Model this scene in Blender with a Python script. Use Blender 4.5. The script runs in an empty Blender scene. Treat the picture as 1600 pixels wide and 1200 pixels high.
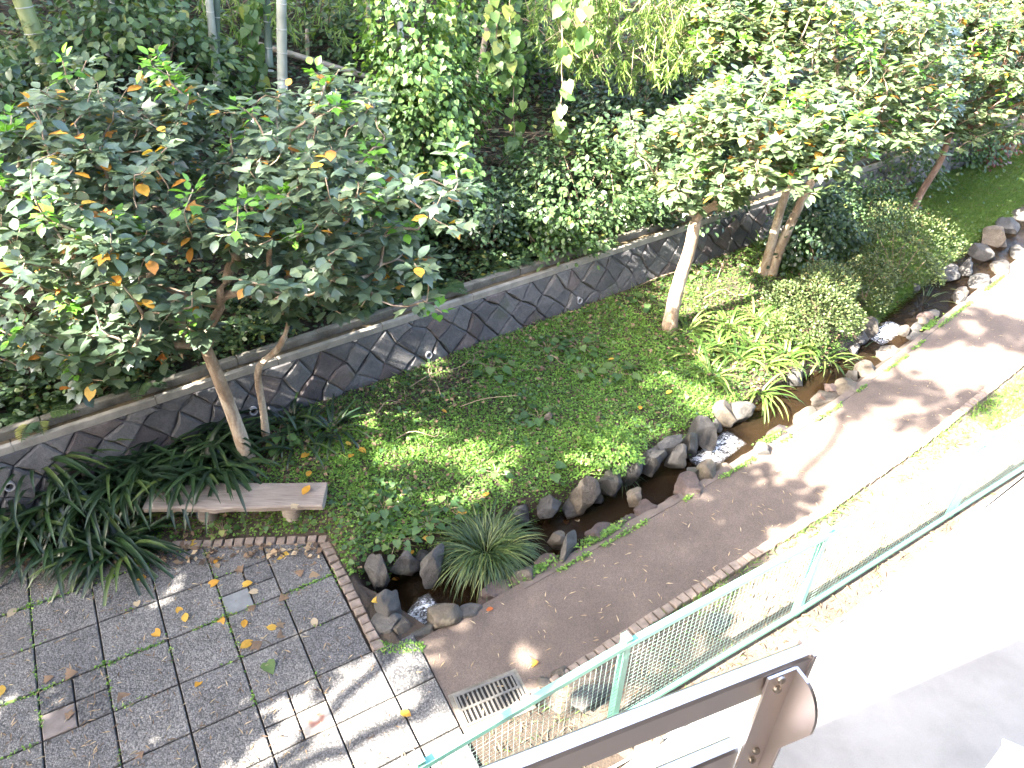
import bpy, math, random
import numpy as np
from mathutils import Vector, Matrix

random.seed(7)
rng = np.random.default_rng(7)
sc = bpy.context.scene
col = sc.collection
R_ = math.radians

# ------------------------------------------------------------------ camera
F_PX, PITCH, ROLL, CAM_H = 1191.0, R_(35.59), R_(1.62), 6.0
CF = np.array([0, math.cos(PITCH), -math.sin(PITCH)])
CR = np.array([1.0, 0, 0]); CU = np.cross(CR, CF)
CR, CU = math.cos(ROLL)*CR + math.sin(ROLL)*CU, -math.sin(ROLL)*CR + math.cos(ROLL)*CU
CAM = np.array([0, 0, CAM_H])
cd = bpy.data.cameras.new('camera'); cam = bpy.data.objects.new('camera', cd); col.objects.link(cam)
cd.sensor_width = 36; cd.lens = 36*F_PX/1600; cd.clip_start = 0.05; cd.clip_end = 2000
cam.matrix_world = Matrix(((CR[0], CU[0], -CF[0], 0), (CR[1], CU[1], -CF[1], 0), (CR[2], CU[2], -CF[2], CAM_H), (0, 0, 0, 1)))
sc.camera = cam

# ------------------------------------------------------------------ sky, sun, exposure
SUN_AZ, SUN_EL = R_(36), R_(39)          # direction the light travels (from +X towards +Y), height of the sun
w = bpy.data.worlds.new('World'); sc.world = w; w.use_nodes = True
nt = w.node_tree; nt.nodes.clear()
o_ = nt.nodes.new('ShaderNodeOutputWorld'); bg = nt.nodes.new('ShaderNodeBackground'); sky = nt.nodes.new('ShaderNodeTexSky')
sky.sky_type = 'NISHITA'; sky.sun_disc = False; sky.sun_elevation = SUN_EL
sky.sun_rotation = math.atan2(-math.cos(SUN_AZ), -math.sin(SUN_AZ)); sky.air_density = 0.8; sky.dust_density = 3.5; sky.ozone_density = 0.2
bg.inputs[1].default_value = 0.13
nt.links.new(sky.outputs[0], bg.inputs[0]); nt.links.new(bg.outputs[0], o_.inputs[0])
sl = bpy.data.lights.new('sun', 'SUN'); sun = bpy.data.objects.new('sun', sl); col.objects.link(sun)
sl.energy = 5.0; sl.angle = R_(0.53); sl.color = (1.0, 0.93, 0.83)
sd = Vector((math.cos(SUN_AZ)*math.cos(SUN_EL), math.sin(SUN_AZ)*math.cos(SUN_EL), -math.sin(SUN_EL)))
sun.rotation_euler = sd.to_track_quat('-Z', 'Y').to_euler(); sun.location = (-20, -15, 30)
sc.view_settings.view_transform = 'Standard'; sc.view_settings.look = 'None'
sc.view_settings.exposure = 4.1; sc.view_settings.gamma = 1.0; sc.view_settings.use_curve_mapping = False

# ------------------------------------------------------------------ coordinates
PA = R_(37)                              # heading of the path
PU = np.array([math.cos(PA), math.sin(PA)]); PV = np.array([-math.sin(PA), math.cos(PA)])
def XY(u, v): return np.array([u*PU[0]+v*PV[0], u*PU[1]+v*PV[1]])
def UV(x, y): return x*PU[0]+y*PU[1], x*PV[0]+y*PV[1]
def ray(px, py): return (px-800)/F_PX*CR - (py-600)/F_PX*CU + CF
def G(px, py, z=0.0):
    d = ray(px, py); t = (z-CAM_H)/d[2]; return CAM + d*t
def AT_Y(px, py, y):
    d = ray(px, py); return CAM + d*(y/d[1])
def proj(P):
    v = np.asarray(P, float)-CAM; q = v@CF
    return np.stack([800+F_PX*(v@CR)/q, 600-F_PX*(v@CU)/q], -1)

# ------------------------------------------------------------------ material helpers
def newmat(name):
    m = bpy.data.materials.new(name); m.use_nodes = True
    t = m.node_tree; b = t.nodes['Principled BSDF']; return m, t, b
def nd(t, typ, **k):
    n = t.nodes.new(typ)
    for a, v in k.items():
        if a == 'ins':
            for i, x in v.items(): n.inputs[i].default_value = x
        else: setattr(n, a, v)
    return n
def ramp(t, fac, stops, interp='LINEAR'):
    r = nd(t, 'ShaderNodeValToRGB'); e = r.color_ramp.elements; r.color_ramp.interpolation = interp
    e[0].position, e[0].color = stops[0][0], (*stops[0][1], 1); e[1].position, e[1].color = stops[-1][0], (*stops[-1][1], 1)
    for p, c in stops[1:-1]:
        x = e.new(p); x.color = (*c, 1)
    t.links.new(fac, r.inputs[0]); return r.outputs[0]
def noise(t, scale, detail=6, rough=.6, coord=None, dist=0):
    n = nd(t, 'ShaderNodeTexNoise', ins={'Scale': scale, 'Detail': detail, 'Roughness': rough, 'Distortion': dist})
    if coord is not None: t.links.new(coord, n.inputs['Vector'])
    return n.outputs[0]
def wpos(t): return nd(t, 'ShaderNodeNewGeometry').outputs['Position']
def objco(t): return nd(t, 'ShaderNodeTexCoord').outputs['Object']
def mixc(t, fac, a, b, mode='MIX'):
    n = nd(t, 'ShaderNodeMix', data_type='RGBA', blend_type=mode)
    for sock, val in ((0, fac), (6, a), (7, b)):
        if isinstance(val, (int, float)): n.inputs[sock].default_value = val
        elif isinstance(val, tuple): n.inputs[sock].default_value = (*val, 1)
        else: t.links.new(val, n.inputs[sock])
    return n.outputs[2]
def bump(t, b, h, strength=.5, dist=.02):
    n = nd(t, 'ShaderNodeBump', ins={'Strength': strength, 'Distance': dist}); t.links.new(h, n.inputs['Height'])
    t.links.new(n.outputs[0], b.inputs['Normal']); return n
def simple(name, c, rough=.6, metal=0, var=.25, scale=8, bmp=.0, bd=.01, spec=.5):
    m, t, b = newmat(name); p = wpos(t); n = noise(t, scale, 8, .65, p)
    lo = tuple(x*(1-var) for x in c); hi = tuple(min(1, x*(1+var)) for x in c)
    t.links.new(ramp(t, n, [(.3, lo), (.7, hi)]), b.inputs['Base Color'])
    b.inputs['Roughness'].default_value = rough; b.inputs['Metallic'].default_value = metal; b.inputs['Specular IOR Level'].default_value = spec
    if bmp: bump(t, b, noise(t, scale*6, 6, .7, p), bmp, bd)
    return m
def leafmat(name, stops, rough=.4, transl=.3, spec=.5, tcol=1.6):
    m, t, b = newmat(name); a = nd(t, 'ShaderNodeAttribute', attribute_name='rnd')
    c = ramp(t, a.outputs['Fac'], stops)
    v = noise(t, 25, 3, .6, wpos(t)); c = mixc(t, .35, c, ramp(t, v, [(.3, (.55, .55, .55)), (.7, (1.3, 1.3, 1.3))]), 'MULTIPLY')
    t.links.new(c, b.inputs['Base Color']); b.inputs['Roughness'].default_value = rough; b.inputs['Specular IOR Level'].default_value = spec
    tr = nd(t, 'ShaderNodeBsdfTranslucent'); t.links.new(mixc(t, 1.0, c, (tcol, tcol*1.05, tcol*.5), 'MULTIPLY'), tr.inputs[0])
    mx = nd(t, 'ShaderNodeMixShader', ins={0: transl}); out = t.nodes['Material Output']
    t.links.new(b.outputs[0], mx.inputs[1]); t.links.new(tr.outputs[0], mx.inputs[2]); t.links.new(mx.outputs[0], out.inputs[0])
    return m

MAT = {}
# soil and litter
m, t, b = newmat('soil'); p = wpos(t)
n1 = noise(t, 1.3, 6, .6, p); n2 = noise(t, 30, 8, .75, p)
c = mixc(t, n1, (.022, .016, .011), (.058, .042, .029)); c = mixc(t, .6, c, ramp(t, n2, [(.3, (.35, .33, .3)), (.75, (1.7, 1.6, 1.5))]), 'MULTIPLY')
t.links.new(c, b.inputs['Base Color']); b.inputs['Roughness'].default_value = .95; bump(t, b, n2, .9, .03); MAT['soil'] = m
m, t, b = newmat('sandy_soil'); p = wpos(t)
n1 = noise(t, 2.2, 7, .65, p); n2 = noise(t, 45, 8, .75, p); c = ramp(t, n1, [(.3, (.055, .043, .033)), (.55, (.1, .081, .063)), (.75, (.15, .125, .1))]); c = mixc(t, .6, c, ramp(t, n2, [(.3, (.45, .44, .42)), (.72, (1.4, 1.38, 1.35))]), 'MULTIPLY')
t.links.new(c, b.inputs['Base Color']); b.inputs['Roughness'].default_value = .95; bump(t, b, n2, .9, .02); MAT['sandy'] = m
# brown asphalt
m, t, b = newmat('asphalt'); p = wpos(t)
n1 = noise(t, 1.7, 6, .6, p); n2 = noise(t, 160, 3, .8, p)
vo = nd(t, 'ShaderNodeTexVoronoi', ins={'Scale': 140.0}); t.links.new(p, vo.inputs['Vector'])
c = ramp(t, n1, [(.3, (.062, .046, .036)), (.55, (.086, .065, .052)), (.75, (.108, .083, .067))])
c = mixc(t, .55, c, ramp(t, vo.outputs['Color'], [(.2, (.5, .5, .5)), (.8, (1.6, 1.55, 1.5))]), 'MULTIPLY')
t.links.new(c, b.inputs['Base Color']); b.inputs['Roughness'].default_value = .85; bump(t, b, n2, .5, .008); MAT['asphalt'] = m
# exposed aggregate slabs
def aggregate(name, lo, hi, sc_=75):
    m, t, b = newmat(name); p = wpos(t); oi = nd(t, 'ShaderNodeObjectInfo')
    vo = nd(t, 'ShaderNodeTexVoronoi', ins={'Scale': float(sc_)}); t.links.new(p, vo.inputs['Vector'])
    bw = nd(t, 'ShaderNodeRGBToBW'); t.links.new(vo.outputs['Color'], bw.inputs[0])
    c = ramp(t, bw.outputs[0], [(.15, lo), (.5, tuple((a+q)/2 for a, q in zip(lo, hi))), (.9, hi)])
    c = mixc(t, .75, c, ramp(t, vo.outputs['Distance'], [(.25, (1.1, 1.1, 1.1)), (.65, (.45, .44, .42))]), 'MULTIPLY')
    n1 = noise(t, 2.4, 7, .65, p); c = mixc(t, .8, c, ramp(t, n1, [(.3, (.62, .62, .63)), (.72, (1.35, 1.33, 1.3))]), 'MULTIPLY')
    c = mixc(t, .6, c, ramp(t, oi.outputs['Random'], [(0, (.72, .73, .76)), (1, (1.3, 1.28, 1.24))]), 'MULTIPLY')
    t.links.new(c, b.inputs['Base Color']); b.inputs['Roughness'].default_value = .8
    bp = bump(t, b, vo.outputs['Distance'], .6, .006); bp.invert = True; return m
MAT['slab'] = aggregate('washed_gravel_slab', (.05, .05, .052), (.165, .16, .155))
MAT['slab_dark'] = aggregate('dark_gravel_slab', (.025, .026, .03), (.12, .118, .115), 60)
m, t, b = newmat('plaque'); p = objco(t)
wv = nd(t, 'ShaderNodeTexWave', wave_type='RINGS', rings_direction='Z', ins={'Scale': 3.4, 'Distortion': 2.0, 'Detail': 2.0, 'Detail Scale': 4.0}); t.links.new(p, wv.inputs['Vector'])
ln = nd(t, 'ShaderNodeVectorMath', operation='LENGTH'); t.links.new(p, ln.inputs[0])
msk = ramp(t, ln.outputs['Value'], [(.075, (1, 1, 1)), (.1, (0, 0, 0))])
c = mixc(t, mixc(t, 1.0, wv.outputs['Color'], msk, 'MULTIPLY'), (.3, .27, .23), (.22, .1, .07)); c = mixc(t, .5, c, ramp(t, noise(t, 14, 6, .7, p), [(.3, (.6, .6, .6)), (.7, (1.2, 1.2, 1.2))]), 'MULTIPLY')
t.links.new(c, b.inputs['Base Color']); b.inputs['Roughness'].default_value = .7; MAT['plaque'] = m
MAT['flat_slab'] = simple('plain_slab', (.12, .125, .125), .8, 0, .35, 6, .3, .004)
MAT['flat_slab2'] = simple('stained_slab', (.12, .1, .09), .75, 0, .5, 5, .3, .004)
# concrete
m, t, b = newmat('concrete'); p = wpos(t)
n1 = noise(t, 1.1, 8, .62, p); n2 = noise(t, 90, 5, .7, p)
c = ramp(t, n1, [(.3, (.19, .178, .165)), (.5, (.24, .228, .212)), (.75, (.29, .277, .26))]); c = mixc(t, .3, c, ramp(t, n2, [(.3, (.7, .7, .7)), (.7, (1.15, 1.15, 1.15))]), 'MULTIPLY')
t.links.new(c, b.inputs['Base Color']); b.inputs['Roughness'].default_value = .85; bump(t, b, n2, .25, .004); MAT['concrete'] = m
m, t, b = newmat('old_concrete'); p = wpos(t)
n1 = noise(t, 3.0, 8, .65, p); n2 = noise(t, 40, 6, .7, p)
c = ramp(t, n1, [(.3, (.06, .055, .04)), (.5, (.13, .12, .1)), (.72, (.21, .2, .175))]); c = mixc(t, .5, c, ramp(t, n2, [(.3, (.6, .6, .58)), (.7, (1.3, 1.3, 1.28))]), 'MULTIPLY')
t.links.new(c, b.inputs['Base Color']); b.inputs['Roughness'].default_value = .9; bump(t, b, n2, .4, .01); MAT['old_concrete'] = m
MAT['coping'] = simple('coping_concrete', (.2, .185, .16), .9, 0, .35, 5, .4, .01)
MAT['kerb'] = simple('brown_kerb', (.09, .07, .057), .9, 0, .4, 5, .5, .01)
MAT['gutter'] = simple('mossy_gutter', (.075, .055, .028), .95, 0, .5, 7, .6, .02)
MAT['mortar'] = simple('mortar', (.075, .07, .066), .95, 0, .4, 10, .5, .01)
def rockmat(name, cols, scale=5, bs=.7):
    m, t, b = newmat(name); p = wpos(t); oi = nd(t, 'ShaderNodeObjectInfo')
    n1 = noise(t, scale, 8, .7, p, .5); n2 = noise(t, scale*7, 8, .72, p)
    c = ramp(t, n1, [(.25, cols[0]), (.5, cols[1]), (.75, cols[2])])
    c = mixc(t, .7, c, ramp(t, n2, [(.3, (.55, .55, .55)), (.72, (1.45, 1.43, 1.4))]), 'MULTIPLY')
    c = mixc(t, .75, c, ramp(t, oi.outputs['Random'], [(0, (.62, .62, .66)), (.5, (1.0, 1.0, 1.0)), (1, (1.4, 1.36, 1.3))]), 'MULTIPLY')
    mo = noise(t, 2.2, 5, .6, p); gz = nd(t, 'ShaderNodeSeparateXYZ'); t.links.new(nd(t, 'ShaderNodeNewGeometry').outputs['Normal'], gz.inputs[0])
    c = mixc(t, ramp(t, mo, [(.6, (0, 0, 0)), (.75, (.55, .55, .55))]), c, (.04, .05, .015))
    t.links.new(c, b.inputs['Base Color']); b.inputs['Roughness'].default_value = .82; bump(t, b, n2, bs, .03); return m
MAT['rock_grey'] = rockmat('grey_rock', [(.025, .024, .023), (.048, .046, .043), (.085, .08, .073)])
MAT['rock_tan'] = rockmat('tan_rock', [(.036, .03, .022), (.068, .057, .044), (.12, .104, .085)])
MAT['rock_red'] = rockmat('reddish_rock', [(.03, .021, .019), (.058, .041, .036), (.1, .075, .066)])
MAT['stone'] = rockmat('wall_stone', [(.05, .051, .056), (.078, .077, .08), (.108, .105, .104)], 4, .6)
MAT['stone_red'] = rockmat('wall_stone_red', [(.05, .043, .043), (.075, .062, .061), (.1, .088, .085)], 4, .6)
MAT['brick'] = simple('edging_brick', (.16, .125, .1), .9, 0, .45, 12, .6, .01)
MAT['wood'] = None
m, t, b = newmat('weathered_wood'); p = objco(t); mp = nd(t, 'ShaderNodeMapping', ins={'Scale': (1.2, 16, 16)}); t.links.new(p, mp.inputs[0])
n1 = noise(t, 3, 8, .7, mp.outputs[0], .6); n2 = noise(t, 2.2, 5, .6, p)
c = ramp(t, n1, [(.28, (.095, .077, .066)), (.5, (.19, .16, .138)), (.75, (.27, .235, .205))]); c = mixc(t, .5, c, ramp(t, n2, [(.3, (.7, .68, .66)), (.7, (1.2, 1.2, 1.2))]), 'MULTIPLY')
t.links.new(c, b.inputs['Base Color']); b.inputs['Roughness'].default_value = .85; bump(t, b, n1, .6, .01); MAT['wood'] = m
def barkmat(name, cols, sx=14):
    m, t, b = newmat(name); p = wpos(t); mp = nd(t, 'ShaderNodeMapping', ins={'Scale': (1, 1, .45)}); t.links.new(p, mp.inputs[0])
    n1 = noise(t, 4.5, 8, .7, mp.outputs[0], .8); n2 = noise(t, sx*3, 6, .7, p)
    c = ramp(t, n1, [(.28, cols[0]), (.48, cols[1]), (.6, cols[2]), (.75, cols[1])]); c = mixc(t, .6, c, ramp(t, n2, [(.3, (.6, .6, .6)), (.7, (1.3, 1.3, 1.3))]), 'MULTIPLY')
    t.links.new(c, b.inputs['Base Color']); b.inputs['Roughness'].default_value = .85; bump(t, b, n2, .7, .012); return m
MAT['bark'] = barkmat('smooth_tan_bark', [(.12, .08, .05), (.23, .165, .11), (.36, .3, .23)])
MAT['bark_red'] = barkmat('reddish_bark', [(.09, .05, .035), (.16, .095, .065), (.22, .15, .11)])
MAT['twig'] = simple('dry_twig', (.2, .145, .1), .9, 0, .4, 9)
def bamboomat(name, a_, b_, rim):
    m, t, b = newmat(name); n = noise(t, 3, 6, .6, wpos(t)); c = ramp(t, n, [(.3, a_), (.7, b_)])
    t.links.new(c, b.inputs['Base Color']); b.inputs['Roughness'].default_value = .4; return m
MAT['bamboo_green'] = bamboomat('bamboo_green', (.1, .13, .04), (.2, .22, .1), 0)
MAT['bamboo_grey'] = bamboomat('bamboo_grey', (.17, .18, .15), (.3, .31, .26), 0)
MAT['bamboo_dark'] = bamboomat('bamboo_dark', (.05, .075, .055), (.1, .13, .1), 0)
MAT['bamboo_dry'] = bamboomat('bamboo_dry', (.2, .15, .1), (.34, .28, .22), 0)
MAT['node_ring'] = simple('bamboo_ring', (.3, .3, .27), .7)
# leaves
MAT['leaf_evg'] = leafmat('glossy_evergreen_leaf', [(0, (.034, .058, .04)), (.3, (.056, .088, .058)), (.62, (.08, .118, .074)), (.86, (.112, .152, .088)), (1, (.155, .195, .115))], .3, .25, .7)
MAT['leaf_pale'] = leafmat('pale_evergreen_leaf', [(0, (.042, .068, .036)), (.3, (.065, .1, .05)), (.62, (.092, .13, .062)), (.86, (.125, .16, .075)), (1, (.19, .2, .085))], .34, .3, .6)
MAT['leaf_new'] = leafmat('bright_new_leaf', [(0, (.07, .19, .025)), (1, (.16, .34, .045))], .35, .35)
MAT['leaf_old'] = leafmat('orange_old_leaf', [(0, (.26, .06, .025)), (.2, (.38, .15, .03)), (.6, (.45, .24, .03)), (1, (.48, .33, .06))], .5, .35)
MAT['leaf_dark'] = leafmat('dark_shrub_leaf', [(0, (.024, .046, .026)), (.5, (.042, .075, .037)), (1, (.07, .112, .047))], .36, .28)
MAT['leaf_vine'] = leafmat('vine_leaf', [(0, (.022, .055, .014)), (.5, (.05, .105, .026)), (.85, (.085, .15, .038)), (1, (.2, .22, .05))], .5, .35)
MAT['leaf_shrub'] = leafmat('shrub_leaf', [(0, (.032, .062, .026)), (.5, (.055, .1, .037)), (.85, (.085, .135, .047)), (1, (.2, .19, .05))], .45, .3)
MAT['leaf_bamboo'] = leafmat('bamboo_leaf', [(0, (.06, .11, .022)), (.6, (.12, .19, .04)), (1, (.2, .26, .07))], .5, .4)
MAT['leaf_azalea'] = leafmat('azalea_leaf', [(0, (.03, .048, .016)), (.5, (.056, .085, .026)), (.82, (.09, .115, .038)), (.95, (.13, .12, .045)), (1, (.18, .09, .055))], .55, .3)
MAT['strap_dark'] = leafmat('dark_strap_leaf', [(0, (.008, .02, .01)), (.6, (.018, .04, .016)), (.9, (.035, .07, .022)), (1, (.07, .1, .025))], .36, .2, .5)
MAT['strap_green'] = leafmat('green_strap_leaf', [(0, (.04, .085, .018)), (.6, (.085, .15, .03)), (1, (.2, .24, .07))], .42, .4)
MAT['sedge'] = leafmat('variegated_sedge_leaf', [(0, (.022, .048, .018)), (.55, (.05, .085, .028)), (.85, (.11, .15, .045)), (1, (.22, .24, .09))], .45, .35)
MAT['cover'] = leafmat('ground_cover_leaf', [(0, (.05, .1, .022)), (.35, (.09, .19, .03)), (.7, (.135, .26, .04)), (.95, (.2, .31, .06)), (1, (.2, .14, .06))], .55, .4)
MAT['herb'] = leafmat('herb_leaf', [(0, (.03, .07, .025)), (.6, (.055, .115, .035)), (1, (.1, .15, .045))], .5, .35)
MAT['dry_leaf'] = leafmat('dry_litter', [(0, (.05, .032, .02)), (.4, (.12, .075, .045)), (.75, (.24, .17, .1)), (1, (.36, .29, .19))], .8, .15)
MAT['leaf_red'] = leafmat('dull_red_leaf', [(0, (.1, .03, .03)), (.5, (.17, .06, .055)), (1, (.26, .15, .05))], .5, .35)
# metals and painted things
def painted(name, c, rough=.4, wear=(.3, .3, .28)):
    m, t, b = newmat(name); p = wpos(t); n = noise(t, 9, 8, .7, p); n2 = noise(t, 2.5, 5, .6, p)
    cc = mixc(t, .4, c, ramp(t, n2, [(.3, (.7, .7, .7)), (.7, (1.2, 1.2, 1.2))]), 'MULTIPLY'); cc = mixc(t, ramp(t, n, [(.66, (0, 0, 0)), (.78, (.6, .6, .6))]), cc, wear)
    t.links.new(cc, b.inputs['Base Color']); b.inputs['Roughness'].default_value = rough; return m
MAT['green_paint'] = painted('green_fence_paint', (.16, .4, .32), .4, (.22, .36, .31))
MAT['wire'] = painted('pale_green_wire', (.17, .25, .22), .45, (.24, .28, .26))
MAT['brown_paint'] = painted('brown_rail_paint', (.7, .63, .6), .36, (.6, .54, .5))
MAT['brown_paint'].node_tree.nodes['Principled BSDF'].inputs['Metallic'].default_value = .9
MAT['galv'] = painted('galvanised_steel', (.13, .12, .105), .55, (.08, .065, .05)); MAT['galv'].node_tree.nodes['Principled BSDF'].inputs['Metallic'].default_value = .5
MAT['bolt'] = simple('bolt_steel', (.3, .27, .24), .35, .8)
MAT['pipe'] = simple('grey_plastic', (.27, .27, .28), .5)
MAT['white_metal'] = simple('pale_cabinet_paint', (.5, .5, .52), .45, 0, .08)
MAT['recess_shade'] = simple('painted_recess_shade', (.012, .011, .01), .9)  # near-black colour painted as the shade inside drain and pipes
MAT['render'] = simple('building_render', (.26, .22, .18), .8)
# stream water
m, t, b = newmat('water'); p = wpos(t); out = t.nodes['Material Output']
b.inputs['Base Color'].default_value = (.02, .014, .008, 1); b.inputs['Roughness'].default_value = .05; b.inputs['IOR'].default_value = 1.33
mp = nd(t, 'ShaderNodeMapping', ins={'Rotation': (0, 0, -PA), 'Scale': (5, 13, 5)}); t.links.new(p, mp.inputs[0])
bp = bump(t, b, noise(t, 1.4, 4, .6, mp.outputs[0], .8), .5, .03)
tr = nd(t, 'ShaderNodeBsdfTransparent', ins={0: (.5, .36, .22, 1)}); mx = nd(t, 'ShaderNodeMixShader', ins={0: .45})
t.links.new(tr.outputs[0], mx.inputs[1]); t.links.new(b.outputs[0], mx.inputs[2]); t.links.new(mx.outputs[0], out.inputs[0]); MAT['water'] = m
m, t, b = newmat('foam'); p = wpos(t); mp = nd(t, 'ShaderNodeMapping', ins={'Rotation': (0, 0, -PA), 'Scale': (9, 16, 10)}); t.links.new(p, mp.inputs[0]); n = noise(t, 1.2, 4, .6, mp.outputs[0], 2.0)
t.links.new(ramp(t, n, [(.35, (.3, .32, .34)), (.65, (.72, .73, .74))]), b.inputs['Base Color']); b.inputs['Roughness'].default_value = .35
bump(t, b, n, .4, .02); tr = nd(t, 'ShaderNodeBsdfTransparent'); mx = nd(t, 'ShaderNodeMixShader')
a_ = nd(t, 'ShaderNodeAttribute', attribute_name='rnd'); mu = nd(t, 'ShaderNodeMath', operation='MULTIPLY'); t.links.new(a_.outputs['Fac'], mu.inputs[0]); t.links.new(ramp(t, n, [(.38, (.05, .05, .05)), (.62, (1, 1, 1))]), mu.inputs[1])
t.links.new(mu.outputs[0], mx.inputs[0]); t.links.new(tr.outputs[0], mx.inputs[1]); t.links.new(b.outputs[0], mx.inputs[2])
t.links.new(mx.outputs[0], t.nodes['Material Output'].inputs[0]); MAT['foam'] = m

# ------------------------------------------------------------------ mesh helpers
def tag(o, label=None, cat=None, group=None, kind=None):
    if label: o['label'] = label
    if cat: o['category'] = cat
    if group: o['group'] = group
    if kind: o['kind'] = kind
    return o
def empty(name, loc, label, cat, group=None):
    o = bpy.data.objects.new(name, None); o.location = tuple(float(x) for x in loc); o.empty_display_size = .2; col.objects.link(o)
    return tag(o, label, cat, group)
def mesh(name, V, F, mat, smooth=False, rnd=None):
    V = np.asarray(V, np.float32); me = bpy.data.meshes.new(name)
    if isinstance(F, np.ndarray):
        k = F.shape[1]; n = len(F); me.vertices.add(len(V)); me.vertices.foreach_set('co', V.ravel())
        me.loops.add(n*k); me.loops.foreach_set('vertex_index', F.astype(np.int32).ravel())
        me.polygons.add(n); me.polygons.foreach_set('loop_start', np.arange(0, n*k, k, dtype=np.int32)); me.polygons.foreach_set('loop_total', np.full(n, k, np.int32))
        me.update(calc_edges=True)
    else:
        me.from_pydata([tuple(map(float, v)) for v in V], [], F); me.update()
    if smooth: me.polygons.foreach_set('use_smooth', np.ones(len(me.polygons), bool))
    if rnd is not None:
        a = me.attributes.new('rnd', 'FLOAT', 'POINT'); a.data.foreach_set('value', np.asarray(rnd, np.float32))
    me.materials.append(MAT[mat]); return me
def rootpos(o):
    p = np.zeros(3)
    while o is not None: p = p+np.array(o.location); o = o.parent
    return p
def link(name, me, parent=None, loc=(0, 0, 0)):
    o = bpy.data.objects.new(name, me); col.objects.link(o); o.location = tuple(float(x) for x in loc)
    if parent is not None: o.parent = parent
    return o
def mk(name, V, F, mat, parent=None, origin=None, smooth=False, rnd=None):
    """V in world metres; the object's origin goes to the parent's base or to origin"""
    V = np.asarray(V, float)
    if parent is not None: return link(name, mesh(name, V-rootpos(parent), F, mat, smooth, rnd), parent)
    if origin is None: origin = np.zeros(3)
    return link(name, mesh(name, V-np.asarray(origin), F, mat, smooth, rnd), None, origin)
def tris(F):
    out = []
    for f in F:
        for i in range(1, len(f)-1): out.append((f[0], f[i], f[i+1]))
    return np.array(out, np.int32)
class Col:
    """collects triangles of one part"""
    def __init__(s): s.V = []; s.F = []; s.R = []; s.n = 0
    def raw(s, V, F, r=.5):
        V = np.asarray(V, float); F = np.asarray(F) if isinstance(F, np.ndarray) and F.shape[1] == 3 else tris(F)
        s.V.append(V); s.F.append(F+s.n); s.R.append(np.full(len(V), r) if np.isscalar(r) else np.asarray(r)); s.n += len(V)
    def scatter(s, T, pos, M, r):
        tv, tf = T; N = len(pos)
        if N == 0: return
        V = np.einsum('nij,kj->nki', M, tv)+pos[:, None, :]
        F = tf[None]+(np.arange(N)*len(tv))[:, None, None]
        s.V.append(V.reshape(-1, 3)); s.F.append(F.reshape(-1, 3)+s.n); s.R.append(np.repeat(r, len(tv))); s.n += N*len(tv)
    def build(s, name, mat, parent=None, origin=None, smooth=False):
        return mk(name, np.concatenate(s.V), np.concatenate(s.F), mat, parent, origin, smooth, np.concatenate(s.R))
def norm(a): return a/np.maximum(np.linalg.norm(a, axis=-1, keepdims=True), 1e-9)
def orient(d, up, size, wid=1.0):
    Y = norm(d); X = norm(np.cross(Y, up)); Z = np.cross(X, Y); s = np.asarray(size)
    s = s[:, None] if s.ndim else s
    return np.stack([X*s*(np.asarray(wid)[:, None] if np.ndim(wid) else wid), Y*s, Z*s], -1)
def rand_dirs(n, zlo=-1, zhi=1):
    a = rng.uniform(0, 2*math.pi, n); z = rng.uniform(zlo, zhi, n); r = np.sqrt(np.maximum(0, 1-z*z)); return np.stack([r*np.cos(a), r*np.sin(a), z], -1)
def box(c, sx, sy, sz, ang=0.0, bev=0.0):
    """box centred at c, rotated about z; with bev the top edges are chamfered"""
    x, y, z = sx/2, sy/2, sz/2
    if bev:
        V = [(-x, -y, -z), (x, -y, -z), (x, y, -z), (-x, y, -z), (-x, -y, z-bev), (x, -y, z-bev), (x, y, z-bev), (-x, y, z-bev), (-x+bev, -y+bev, z), (x-bev, -y+bev, z), (x-bev, y-bev, z), (-x+bev, y-bev, z)]
        F = [(3, 2, 1, 0)]+[(i, (i+1) % 4, 4+(i+1) % 4, 4+i) for i in range(4)]+[(4+i, 4+(i+1) % 4, 8+(i+1) % 4, 8+i) for i in range(4)]+[(8, 9, 10, 11)]
    else:
        V = [(-x, -y, -z), (x, -y, -z), (x, y, -z), (-x, y, -z), (-x, -y, z), (x, -y, z), (x, y, z), (-x, y, z)]
        F = [(3, 2, 1, 0), (4, 5, 6, 7)]+[(i, (i+1) % 4, 4+(i+1) % 4, 4+i) for i in range(4)]
    V = np.array(V); ca, sa = math.cos(ang), math.sin(ang)
    V = np.stack([V[:, 0]*ca-V[:, 1]*sa, V[:, 0]*sa+V[:, 1]*ca, V[:, 2]], -1)+np.asarray(c); return V, F
def bar(a, b, wd, ht, up=(0, 0, 1)):
    a, b = np.asarray(a, float), np.asarray(b, float); d = norm(b-a); s = norm(np.cross(d, np.asarray(up, float))); q = np.cross(s, d)
    V = [e+s*i*wd/2+q*j*ht/2 for e in (a, b) for i, j in ((-1, -1), (1, -1), (1, 1), (-1, 1))]
    return np.array(V), [(3, 2, 1, 0), (4, 5, 6, 7)]+[(i, (i+1) % 4, 4+(i+1) % 4, 4+i) for i in range(4)]
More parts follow.
